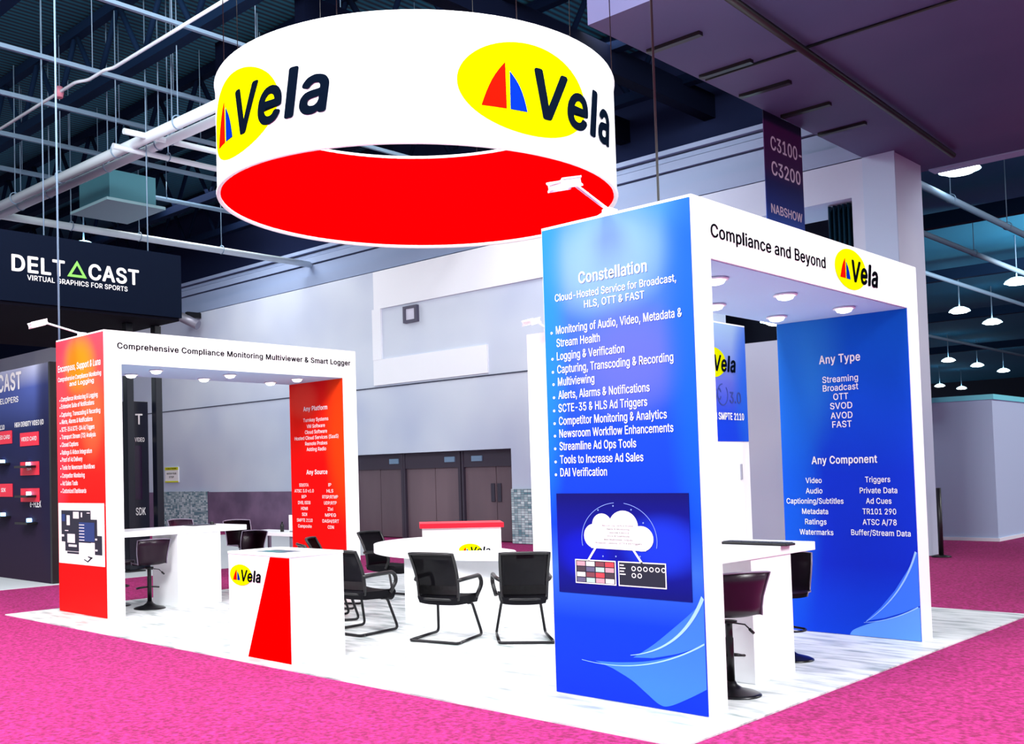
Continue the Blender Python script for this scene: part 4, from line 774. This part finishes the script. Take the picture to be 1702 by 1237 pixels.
# ================================================================== BAR STOOLS
def make_stool():
    t = thing('bar_stool', '', 'stool')
    obj('base', lathe(NB(), [(0.215, 0), (0.215, 0.008), (0.19, 0.02), (0.09, 0.045), (0.045, 0.075), (0.033, 0.10)], (0, 0, 0), 36), blackm, t)
    obj('column', lathe(NB(), [(0.030, 0.09), (0.030, 0.42), (0.026, 0.43), (0.026, 0.53), (0.06, 0.54), (0.06, 0.555)], (0, 0, 0), 20), blackm, t)
    fr = [(0.03, 0, 0.30)]+[(0.05+0.13*math.sin(a)+0.02, 0.15*math.cos(a), 0.27) for a in [PI*k/10 for k in range(11)]]
    bm = NB(); tube(bm, [(0.0, 0.03, 0.29), (0.03, 0.15, 0.275)]+[(0.05+0.15*math.sin(a), 0.155*math.cos(a), 0.27) for a in [PI*k/10 for k in range(11)]]+[(0.03, -0.15, 0.275), (0.0, -0.03, 0.29)], 0.010, 8); obj('footrest', bm, blackm, t)
    bm = tube(NB(), [(0, -0.03, 0.535), (0.0, -0.14, 0.515), (0.0, -0.2, 0.46)], 0.006, 6); cyl(bm, (0.0, -0.18, 0.478), (0.0, -0.215, 0.445), 0.012, 8); obj('lever', bm, blackm, t)
    # bucket shell: seat pan rolling up into a wrapped back
    bm = NB(); rows = []; n = 14
    prof = [(x, 0.56+(z-0.715)*(0.38/0.285), h, wr) for x, z, h, wr in [(0.21, 0.715, 0.17, 0.0), (0.20, 0.742, 0.18, 0.0), (0.12, 0.740, 0.20, 0.005), (0.0, 0.735, 0.205, 0.01), (-0.10, 0.735, 0.205, 0.02), (-0.165, 0.755, 0.205, 0.05), (-0.20, 0.80, 0.21, 0.09), (-0.215, 0.86, 0.22, 0.10), (-0.235, 0.93, 0.23, 0.09), (-0.26, 1.0, 0.235, 0.075)]]
    for x, z, hw_, wrap in prof:
        rows.append([bm.verts.new((x+wrap*(abs(q)**2.2), hw_*q, z+(0.02*abs(q)**3 if z < 0.61 else -0.012*q*q))) for q in [-1+2*k/n for k in range(n+1)]])
    for a, b_ in zip(rows, rows[1:]):
        for k in range(n): f = bm.faces.new((a[k], a[k+1], b_[k+1], b_[k])); f.smooth = True
    bmesh.ops.solidify(bm, geom=bm.faces[:], thickness=0.035); bmesh.ops.recalc_face_normals(bm, faces=bm.faces[:])
    sh = obj('seat_shell', bm, leather, t)
    edge = [(r[0], r[1], r[2]) for r in [(x+wrap-0.005, hw_, z+(0.02 if z < 0.61 else -0.012)) for x, z, hw_, wrap in prof]]
    top = [(-0.26+0.075*(abs(q)**2.2), 0.235*q, 0.94-0.012*q*q) for q in [1-2*k/12 for k in range(13)]]
    other = [(x, -y, z) for x, y, z in reversed(edge)]
    obj('piping', tube(NB(), edge+top[1:-1]+other, 0.007, 6), mat('pale_piping', (120, 110, 130), 0.3), sh)
    return t
ST = make_stool(); sfirst = True
def put_stool(x, y, az, label, g='bar stools at the tower counters', s=1.0):
    global sfirst
    if sfirst:
        ST.location = (x, y, 0); ST.rotation_euler = (0, 0, math.radians(az)); ST['label'] = label; ST['group'] = g; sfirst = False
    else: dup(ST, (x, y, 0), math.radians(az), label, g).scale = (1, 1, s)
put_stool(0.80, 0.25, 62, 'dark bar stool in front of the blue tower counter, back to the camera')
put_stool(2.47, 0.56, 205, 'dark bar stool at the right end of the blue tower counter')
put_stool(0.76, 8.36, 80, 'dark bar stool in front of the red tower counter, its whole base in view')
put_stool(0.62, 9.02, -70, 'dark bar stool half hidden behind the white post of the red tower')
put_stool(1.95, 9.16, -85, 'dark bar stool behind the red tower counter, back top showing left of the tablet', s=1.2)
put_stool(2.92, 9.12, -100, 'dark bar stool behind the red tower counter, back top showing at the counter end', s=1.14)
put_stool(2.50, 8.45, 195, 'dark bar stool at the right end of the red tower counter, above the podium')

# ================================================================== STORAGE CLOSET OF THE BOOTH
cl = thing('storage_closet', 'white storage closet at the back of the booth with blue top panel', 'closet', (5.4, 3.7, 0))
obj('cabinet', box(NB(), 4.46, 2.67, 0, 6.30, 4.78, 3.55), white, cl)
closet_blue = print_mat('blue_print_closet', [(0, (0, 66, 244)), (0.2, (0, 72, 244)), (0.5, (104, 120, 240)), (1.0, (176, 214, 255))], [(1.05, 0.5, 0.3, 0.9, (20, 110, 250), 0.9)], axis='X')
g = obj('top_graphic', box(NB(), 4.48, 2.66, 2.04, 6.28, 2.67, 3.53), closet_blue, cl)
place_logo(cl, lambda u, v, l: Vector((5.408+0.325*u, 2.658-0.002*l, 3.03+0.325*v)), letters=navyink)
line(g, mat('navy_print', (30, 60, 150), 0.6), 'ATSC', (5.16, 2.656, 2.56), U_X, 0.15, 0.42, bold=0.015); line(g, MATS['navy_print'], '3.0', (5.80, 2.656, 2.53), U_X, 0.14, 0.30, bold=0.015); bm = NB()
for k in range(24):
    a0, a1 = 2*PI*k/24, 2*PI*(k+1)/24
    if 2 < k < 6: continue
    q = lambda a, r: (5.62+r*math.cos(a), 2.6555, 2.63+r*math.sin(a))
    poly(bm, [q(a0, 0.125), q(a1, 0.125), q(a1, 0.14), q(a0, 0.14)])
obj('ring_mark', bm, MATS['navy_print'], g)
bm = write(NB(), 'ATSC 3.0 and SMPTE 2110', (6.16, 2.656, 2.315), U_X, 0.085, 1.42, 'R', bold=0.04); obj('lettering', bm, whitep, g)
dr_ = obj('door', box(NB(), 5.30, 2.655, 0.02, 6.10, 2.67, 2.02, 0.003), white, cl); obj('door_handle', box(NB(), 6.0, 2.63, 1.55, 6.02, 2.655, 1.75, 0.004), steel, dr_)
arm_light('white arm light on top of the storage closet', (4.50, 4.45, 3.55), (4.12, 4.38, 3.66), (-1, 0, -0.25))
arm_light('white arm light leaning out over the closet graphic', (5.25, 2.72, 3.55), (5.2, 2.3, 3.66), (-0.1, -1, -0.25))

# ================================================================== NEIGHBOURING BOOTHS
navyfab = mat('navy_fabric', (3, 14, 34), 0.8, spec=0.1)
hs = thing('hanging_box_sign', 'dark navy hanging box sign with white lettering and green triangle', 'hanging sign', (2.3, 13.2, 4.75))
bm = NB(); box(bm, -0.6, 12.7, 4.80, 4.30, 12.74, 6.0); box(bm, 4.26, 12.74, 4.80, 4.30, 17.5, 6.0); box(bm, -0.6, 12.74, 4.8, -0.56, 17.5, 6.0); box(bm, -0.56, 17.46, 4.8, 4.26, 17.5, 6.0)
obj('fabric_frame', bm, navyfab, hs)
obj('bottom_panel', box(NB(), -0.56, 12.74, 4.74, 4.26, 17.46, 4.80), mat('sign_underside', (5, 5, 18), 0.8, spec=0.1), hs)
line(hs, whitep, 'DELT', (0.876, 12.695, 5.325), U_X, 0.265, 0.985, bold=0.05); line(hs, whitep, 'CAST', (3.363, 12.695, 5.335), U_X, 0.265, 1.04, 'R', bold=0.05)
line(hs, whitep, 'VIRTUAL GRAPHICS FOR SPORTS', (1.156, 12.695, 5.19), U_X, 0.085, 1.96, bold=0.026)
bm = NB(); o_ = [(1.905, 5.335), (2.29, 5.335), (2.10, 5.635)]; c_ = Vector((sum(p[0] for p in o_)/3, sum(p[1] for p in o_)/3)); i_ = [c_+(Vector(p)-c_)*0.56 for p in o_]
for k in range(3):
    a, b_ = o_[k], o_[(k+1) % 3]; c, e = i_[k], i_[(k+1) % 3]; poly(bm, [(a[0], 12.694, a[1]), (b_[0], 12.694, b_[1]), (e[0], 12.694, e[1]), (c[0], 12.694, c[1])])
obj('green_triangle', bm, mat('triangle_green', (130, 214, 90), 0.6), hs)
for x in (0.3, 1.5, 3.6): obj('cable', cyl(NB(), (x, 12.75, 6.0), (x, 12.75, 11.0), 0.012, 6), rodm, hs)
for px, i in ((3.58, 0), (4.22, 1)):
    o = thing('support_post', ('black vertical post standing left behind the red tower counter', 'black vertical post right of the dark monitor panel')[i], 'post', (px, 13.5, 0), 'posts of the dark neighbour booth')
    obj('shaft', box(NB(), px-0.075, 13.42, 0.02, px+0.075, 13.58, 4.74, 0.01), mat('post_black', (10, 16, 30), 0.3), o); obj('foot', box(NB(), px-0.2, 13.3, -0.004, px+0.2, 13.7, 0.02), black, o)
wallprint = print_mat('navy_wall_print', [(0, (46, 26, 52)), (0.35, (40, 28, 60)), (0.7, (34, 44, 92)), (0.9, (90, 110, 190)), (1.0, (214, 224, 255))], [(0.0, 0.75, 0.12, 0.8, (26, 26, 64), 0.8)])
dw = thing('display_wall', 'dark navy neighbour booth wall with small lit shelves and red plates', 'display wall', (1.6, 15, 0))
obj('wall_panel', box(NB(), 1.5, 12.66, -0.004, 1.52, 17.5, 3.795), wallprint, dw)
obj('end_post', box(NB(), 1.5, 12.60, 0, 1.74, 12.66, 3.80), black, dw)
obj('back_panel', box(NB(), 1.52, 12.66, 0.0, 1.70, 17.5, 3.78), black, dw)
line(dw, whitep, 'DELTACAST', (1.494, 13.683, 3.425), U_Y, 0.30, 2.15, 'R', bold=0.05); line(dw, whitep, 'FOR DEVELOPERS', (1.494, 13.811, 3.192), U_Y, 0.10, 1.5, 'R', bold=0.03)
line(dw, whitep, 'HIGH DENSITY VIDEO I/O', (1.494, 12.842, 2.735), U_Y, 0.085, 1.13, 'R', bold=0.03); line(dw, whitep, 'IP 2110', (1.494, 14.40, 2.72), U_Y, 0.085, 0.42, 'R', bold=0.03); line(dw, whitep, 'e-FLEX', (1.494, 12.98, 1.30), U_Y, 0.11, 0.42, 'R', bold=0.03)
signred = mat('plate_red', (226, 30, 60), 0.5)
shelf_glow = mat('shelf_lamp', (150, 200, 255), 0.5, emit=6.0)
for c0_, lst in ((13.39, ((2.45, 1), (1.93, 1), (1.46, 1))), (14.45, ((2.52, 1), (1.55, 1)))):
    for z, _ in lst:
        pl = obj('red_plate', box(NB(), 1.485, c0_-0.36, z-0.07, 1.5, c0_+0.36, z+0.17, 0.004), signred, dw)
        bm = write(NB(), 'VIDEO CARD' if z > 2 else 'SDK', (1.482, c0_, z+0.02), U_Y, 0.07, None, 'C', bold=0.02); obj('plate_lettering', bm, whitep, pl)
        sh = obj('shelf', box(NB(), 1.30, c0_-0.26, z-0.60+0.14, 1.5, c0_+0.22, z-0.56+0.14, 0.004), black, dw)
        obj('shelf_lamp', box(NB(), 1.44, c0_-0.05, z-0.455, 1.498, c0_+0.05, z-0.36, 0.004), shelf_glow, sh)
# monitor totem seen through the red tower
mp_ = thing('monitor_totem', 'dark upright monitor totem with white letter T behind the red tower', 'totem', (3.95, 14.0, 0))
obj('body', box(NB(), 3.70, 13.75, 0, 4.17, 13.95, 3.27, 0.01), mat('totem_dark', (22, 26, 44), 0.4), mp_)
obj('screen', box(NB(), 3.75, 13.735, 1.35, 4.0, 13.75, 2.4), mat('totem_screen', (44, 20, 56), 0.2), mp_)
line(mp_, whitep, 'T', (3.87, 13.74, 2.82), U_X, 0.2, bold=0.03); line(mp_, whitep, 'VIDEO', (3.85, 13.74, 2.48), U_X, 0.08, 0.22, bold=0.03); line(mp_, whitep, 'SDK', (3.85, 13.74, 1.05), U_X, 0.14, 0.22, bold=0.03)
bm = box(NB(), -6, 12.45, -0.011, 12.4, 22, -0.004); o = obj('vinyl_flooring', bm, mat('pale_vinyl', (216, 222, 226), 0.4)); tag(o, 'pale flooring under the dark navy neighbour booth', 'flooring')
# white side table beyond the red tower, its things
wt = thing('side_table', 'white table standing beyond the red tower, left of its red panel', 'table', (4.8, 10.6, 0))
obj('tabletop', box(NB(), 4.45, 9.75, 0.71, 5.15, 11.25, 0.765, 0.004), white, wt)
for x, y in ((4.52, 9.85), (5.08, 9.85), (4.52, 11.15), (5.08, 11.15)): obj('leg', box(NB(), x-0.025, y-0.025, -0.012, x+0.025, y+0.025, 0.71), steel, wt)
o = thing('framed_sheet', 'white framed sheet standing on the far side table', 'frame', (4.75, 9.95, 0.765)); obj('sheet', box(NB(), 4.74, 9.86, 0.785, 4.76, 10.18, 1.06, 0.004), whitep, o); obj('stand', box(NB(), 4.72, 9.9, 0.765, 4.86, 10.14, 0.785), steel, o)
o = thing('bottle', 'small dark bottle on the far side table left of the sheet', 'bottle', (4.72, 10.34, 0.765)); obj('body', lathe(NB(), [(0.033, 0), (0.035, 0.10), (0.03, 0.125), (0.014, 0.15)], (4.72, 10.34, 0.765), 16), black, o); obj('cap', lathe(NB(), [(0.016, 0.15), (0.016, 0.175)], (4.72, 10.34, 0.765), 12), blackm, o)
# grey booth on the right
gb = thing('grey_booth', 'pale grey windowless booth block with teal cap beyond the wall pier', 'booth', (21, 6, 0))
obj('wall_panel', box(NB(), 18.5, 3.16, 0.06, 26, 8.5, 3.02), mat('booth_grey', (186, 204, 234), 0.7), gb)
obj('baseboard', box(NB(), 18.47, 3.13, -0.012, 26.03, 8.53, 0.06), trim_glare_white, gb)
obj('cap_trim', box(NB(), 18.46, 3.12, 3.02, 26.04, 8.54, 3.13), mat('cap_teal', (120, 226, 240), 0.5), gb)
o = thing('stanchion_post', 'thin black stanchion post beside the wall pier', 'post', (14.0, 2.87, 0)); obj('shaft', cyl(NB(), (14.0, 2.87, 0), (14.0, 2.87, 1.24), 0.04, 12), black, o); obj('foot', lathe(NB(), [(0.16, -0.012), (0.16, 0.01), (0.05, 0.03)], (14.0, 2.87, 0), 20), black, o)

# banner with the aisle numbers
bn = thing('aisle_banner', 'purple and blue aisle number banner hanging from the soffit edge', 'banner', (9.8, 3.55, 5.6))
obj('banner_sheet', box(NB(), 9.10, 3.572, 5.58, 10.47, 3.585, 7.30), print_mat('banner_print', [(0, (40, 90, 200)), (0.16, (20, 50, 150)), (0.36, (26, 30, 110)), (0.5, (70, 22, 96)), (0.9, (86, 24, 96)), (0.93, (24, 20, 60)), (1, (20, 18, 52))], axis='X', rough=0.5), bn)
line(bn, mat('banner_white', (232, 220, 240), 0.6), 'C3100-', (9.31, 3.569, 6.72), U_X, 0.215, 1.13, bold=0.03); line(bn, MATS['banner_white'], 'C3200', (9.31, 3.569, 6.32), U_X, 0.215, 1.05, bold=0.03)
bm = write(NB(), 'NABSHOW', (9.24, 3.569, 5.70), U_X, 0.14, 1.13, bold=0.03); obj('show_lettering', bm, mat('banner_white', (232, 220, 240), 0.6), bn)

# things on the hall wall
o = thing('wall_speaker', 'small square framed speaker set high on the hall wall', 'speaker', (13.0, 14.92, 5.95)); bm = NB()
for a in ((14.67, 5.73, 15.17, 5.80), (14.67, 6.10, 15.17, 6.17), (14.67, 5.8, 14.76, 6.1), (15.08, 5.8, 15.17, 6.1)): box(bm, 13.0, a[0], a[1], 13.1, a[2], a[3])
obj('frame', bm, mat('frame_dark', (80, 78, 100), 0.5), o); obj('grille', box(NB(), 13.03, 14.76, 5.8, 13.1, 15.08, 6.1), mat('grille_pale', (214, 214, 234), 0.5), o)
o = thing('caution_sign', 'white caution sign with yellow bands on the far wall', 'sign', (13.08, 26.5, 1.9)); sb = obj('board', box(NB(), 13.06, 26.05, 1.62, 13.1, 26.87, 2.15), whitep, o)
bm = box(NB(), 13.05, 26.05, 2.05, 13.06, 26.87, 2.15); box(bm, 13.05, 26.05, 1.62, 13.06, 26.87, 1.67); obj('yellow_band', bm, mat('caution_yellow', (214, 220, 20), 0.6), o)
line(o, ink, 'CAUTION', (13.045, 26.46, 2.075), U_Y, 0.05, 0.6, 'C', 0.03); line(o, ink, 'WATCH YOUR', (13.05, 26.46, 1.90), U_Y, 0.06, 0.6, 'C', 0.02); line(o, ink, 'STEP', (13.05, 26.46, 1.78), U_Y, 0.06, 0.3, 'C', 0.02)
o = thing('flood_lamp', 'grey tubular flood lamp on a bracket high on the far wall', 'lamp', (12.6, 24.7, 7.1)); obj('housing', cyl(NB(), (12.3, 25.1, 7.3), (12.75, 24.25, 6.8), 0.16, 16), steel, o); obj('bracket', box(NB(), 12.55, 24.55, 7.1, 13.09, 24.7, 7.28), blackm, o)

# ================================================================== CEILING SERVICES
def run(name, label, cat, a, b_, r, M, hang=(), hr=0.012, group=None, ring=True):
    """a straight pipe with hanger rods up to the deck"""
    a = Vector(a); b_ = Vector(b_); t = thing(name, label, cat, (a+b_)/2, group)
    obj('pipe', cyl(NB(), a, b_, r, 14), M, t)
    for f in hang:
        p = a.lerp(b_, f); bm = NB(); cyl(bm, p+Vector((0, 0, r)), (p.x, p.y, 11.0), hr, 6)
        if ring:
            d = (b_-a).normalized(); s = d.cross(Vector((0, 0, 1))).normalized(); tube(bm, [p+Vector((0, 0, 0.02))+(r+0.02)*(math.cos(k*PI/8)*s+math.sin(k*PI/8)*Vector((0, 0, 1)))*1.05 for k in range(16)], 0.012, 6, closed=True)
        obj('hanger', bm, rodm, t)
    return t
run('ceiling_pipe', 'thicker, upper pipe of the parallel white pair beside the drum sign', 'pipe', (3.22, 20, 8.0), (3.45, 8.0, 8.0), 0.10, pipew, (0.12, 0.2, 0.37, 0.55, 0.72), group='white ceiling pipes')
run('ceiling_pipe', 'thinner, lower pipe of the parallel white pair beside the drum sign', 'pipe', (3.58, 20, 8.0), (3.87, 8.0, 8.0), 0.085, pipew, (0.16, 0.27, 0.47, 0.62), group='white ceiling pipes')
run('ceiling_pipe', 'white pipe running level above the navy hanging sign', 'pipe', (2.0, 19.1, 8.0), (13.4, 19.1, 8.0), 0.09, pipew, (0.1, 0.3, 0.47, 0.7), group='white ceiling pipes')
run('ceiling_pipe', 'short white elbow pipe crossing behind the pipe pair, upper', 'pipe', (2.84, 12.28, 8.0), (13.0, 12.0, 8.0), 0.055, pipew, (0.1, 0.3), group='white ceiling pipes')
run('ceiling_pipe', 'short white pipe crossing behind the pipe pair, lower', 'pipe', (2.95, 12.85, 7.9), (13.0, 12.85, 7.9), 0.055, pipew, (0.12, 0.35), group='white ceiling pipes')
rails = ((9.88, 9.0, 'first one behind the drum'), (12.40, 9.0, 'second behind the drum'), (14.37, 9.0, 'third behind the drum'), (16.5, 9.0, 'fourth behind the drum'), (18.77, 9.0, 'last one, just above the pipe pair'))
for i, (y, z, wd) in enumerate(rails):
    t = thing('strut_rail', 'thin pale steel rail along the dark ceiling, '+wd, 'rail', (5, y, z), 'steel rails under the hall ceiling')
    obj('channel', box(NB(), -1.5, y-0.03, z-0.03, 13.0, y+0.03, z+0.03), rodm, t)
    obj('channel', box(NB(), -1.5, y+0.18, z+0.10, 13.0, y+0.22, z+0.14), rodm, t)
    for x in (0.3, 2.3, 4.0, 6.0, 8.0): obj('hanger', cyl(NB(), (x, y, z), (x, y, 11), 0.009, 6), rodm, t)
t = thing('conduit', 'thin white conduit stepping over the rails at upper left', 'conduit', (2.3, 12.4, 9))
obj('pipe', tube(NB(), rounded([(2.22, 24, 8.92), (2.22, 12.85, 8.92), (2.35, 12.65, 8.92), (2.35, 12.05, 8.92), (2.42, 11.9, 8.92), (2.42, 6.0, 8.92)], 0.15), 0.03, 8), pipew, t)
bm = NB(); lathe(bm, [(0.07, -0.1), (0.09, 0), (0.07, 0.1)], (2.22, 13.5, 8.92), 12); obj('junction_box', bm, mat('box_pink', (206, 130, 150), 0.5), t)
# deep roof trusses
def truss(label, x, z0, z1, y0, y1, M, r=0.06):
    t = thing('roof_truss', label, 'truss', (x, (y0+y1)/2, z0), 'roof trusses of the hall')
    obj('bottom_chord', box(NB(), x-0.12, y0, z0-0.1, x+0.12, y1, z0+0.1), M, t); obj('top_chord', box(NB(), x-0.1, y0, z1-0.1, x+0.1, y1, z1+0.1), M, t)
    n = int((y1-y0)/1.6); bm = NB()
    for k in range(n):
        ya = y0+(y1-y0)*k/n; yb = y0+(y1-y0)*(k+0.5)/n; yc = y0+(y1-y0)*(k+1)/n
        cyl(bm, (x, ya, z1), (x, yb, z0), r, 6); cyl(bm, (x, yb, z0), (x, yc, z1), r, 6)
    obj('web', bm, M, t)
tm = mat('truss_blue', (10, 34, 62), 0.8, spec=0.1); tm2 = mat('truss_navy', (5, 16, 38), 0.9, spec=0.05)
truss('deep blue roof truss above the parallel white pipes', 3.4, 9.5, 10.85, 5, 40, tm); truss('roof truss farther left of the hall, cut by the frame', 0.4, 9.5, 10.85, 10, 40, tm)
truss('roof truss above the drum sign', 6.6, 9.5, 10.85, 3.7, 40, tm2); truss('roof truss between drum and hall wall', 9.8, 9.5, 10.85, 3.7, 40, tm2); truss('roof truss along the hall wall', 12.4, 9.5, 10.85, 3.7, 40, tm2)
for i, y in enumerate((6.6, 8.6, 10.8)):
    o = obj('ceiling_beam', box(NB(), 4, y, 9.0, 13.6, y+0.25, 9.5), mat('beam_navy', (4, 10, 30), 0.9, spec=0.05)); tag(o, ('dark beam under the roof between drum and soffit, front one', 'dark beam under the roof between drum and soffit, middle one', 'dark beam under the roof between drum and soffit, rear one')[i], 'beam', 'dark roof beams')
bm = box(NB(), 4.35, 15.4, 7.7, 5.5, 16.7, 8.35); o = thing('duct_unit', 'pale teal sheet-metal duct box hanging under the pipe pair', 'duct', (4.9, 16, 8)); obj('casing', bm, mat('duct_teal', (70, 130, 145), 0.4, 0.3), o); obj('flange', box(NB(), 4.2, 15.25, 7.64, 5.65, 16.85, 7.7), mat('duct_edge', (150, 190, 200), 0.4, 0.3), o)
run('sprinkler_pipe', 'long black pipe fixed along the mauve soffit', 'pipe', (2.7+1.7, 1.95, 7.2), (13.9, 2.35, 7.2), 0.05, black, ())
run('conduit', 'thin dark conduit crossing under the mauve soffit', 'conduit', (7.15, -6, 7.278), (7.15, 3.5, 7.278), 0.02, black, ())
run('hanging_cable', 'black cable dropping to the blue tower top', 'cable', (0.3, 0.42, H_), (0.3, 0.42, 12), 0.009, black, ()) 
run('hanging_cable', 'pale cable dropping behind the red tower corner', 'cable', (0.0, 9.35, H_), (0.0, 9.35, 11), 0.014, rodm, ())

for i, x in enumerate((5.6, 7.0, 8.2, 9.6, 11.0)):
    o = obj('soffit_bracket', box(NB(), x-0.05, 2.75, 7.25, x+0.05, 3.5, 7.3), black); tag(o, ('dark flat bracket under the soffit edge, first behind the drum', 'dark flat bracket under the soffit edge, second from the drum', 'dark flat bracket under the soffit edge, third from the drum', 'dark flat bracket under the soffit edge beside the aisle banner', 'dark flat bracket under the soffit edge past the aisle banner')[i], 'bracket', 'soffit brackets')
# high-bay lamps
hb = thing('high_bay_lamp', '', 'lamp', (0, 0, 0))
obj('shade', lathe(NB(), [(0.10, 0.24), (0.20, 0.22), (0.40, 0.10), (0.46, 0.0)], (0, 0, 0), 24, cap=False), mat('shade_acrylic', (190, 235, 250), 0.4, emit=4.0), hb)
obj('lens', lathe(NB(), [(0.02, -0.10), (0.3, -0.07), (0.45, 0.02)], (0, 0, 0), 24), mat('bay_glow', (235, 250, 255), 0.5, emit=14.0), hb)
obj('stem', cyl(NB(), (0, 0, 0.22), (0, 0, 1.975), 0.025, 6), rodm, hb)
LAMPS = [((22.2, 4.6, 8.985), 'largest bright high bay lamp beside the wall pier'), ((49.7, 12.65, 9.0), 'high bay lamp in the right hall, left of the upper middle pair'), ((56.0, 12.95, 9.0), 'high bay lamp in the right hall, right of the upper middle pair'),
    ((76.8, 21.3, 9.0), 'high bay lamp in the lower row, leftmost by the pier'), ((83.4, 21.3, 9.0), 'high bay lamp in the lower row, middle one'), ((91.1, 21.56, 9.0), 'high bay lamp in the lower row, rightmost'),
    ((104.2, 30.3, 9.0), 'far high bay lamp just above the grey booth, left'), ((110.3, 30.2, 9.0), 'far high bay lamp just above the grey booth, right'), ((42.7, 8.5, 9.0), 'high bay lamp at the right frame edge in the hall'),
    ((9.0, 25.0, 9.0), 'high bay lamp glowing below the left rim of the drum'), ((13.85, 5.45, 4.62), 'hanging lamp seen in the gap beside the storage closet')]
for i, (p, lb) in enumerate(LAMPS):
    if i == 0: hb.location = p; hb['label'] = lb; hb['group'] = 'high bay lamps'
    else: dup(hb, p, 0, lb, 'high bay lamps')
for i, (y0, x0) in enumerate(((-20, 24), (-20, 33), (-20, 45), (-20, 60), (-20, 80))):
    o = obj('ceiling_beam', box(NB(), x0, y0, 9.9, x0+0.4, 44, 10.4), tm); tag(o, 'blue roof beam of the right hall, number %s away from the pier' % ('one', 'two', 'three', 'four', 'five')[i], 'beam', 'roof beams of the right hall')
for i, (yy, zz) in enumerate(((5.2, 8.6), (8.0, 9.2), (11.2, 9.6), (17.5, 9.2))):
    run('service_pipe', ('pale service pipe in the right hall beside the large lamp', 'pale service pipe in the right hall, second', 'pale service pipe in the right hall, third', 'pale service pipe in the right hall, lowest')[i], 'pipe', (20.5, yy, zz), (120, yy, zz), 0.09, rodm, (0.03, 0.08, 0.15), group='service pipes of the right hall')
deck2 = mat('lit_deck_colour', (20, 118, 156), 0.8)  # brighter deck colour stands in for light missing in this hall
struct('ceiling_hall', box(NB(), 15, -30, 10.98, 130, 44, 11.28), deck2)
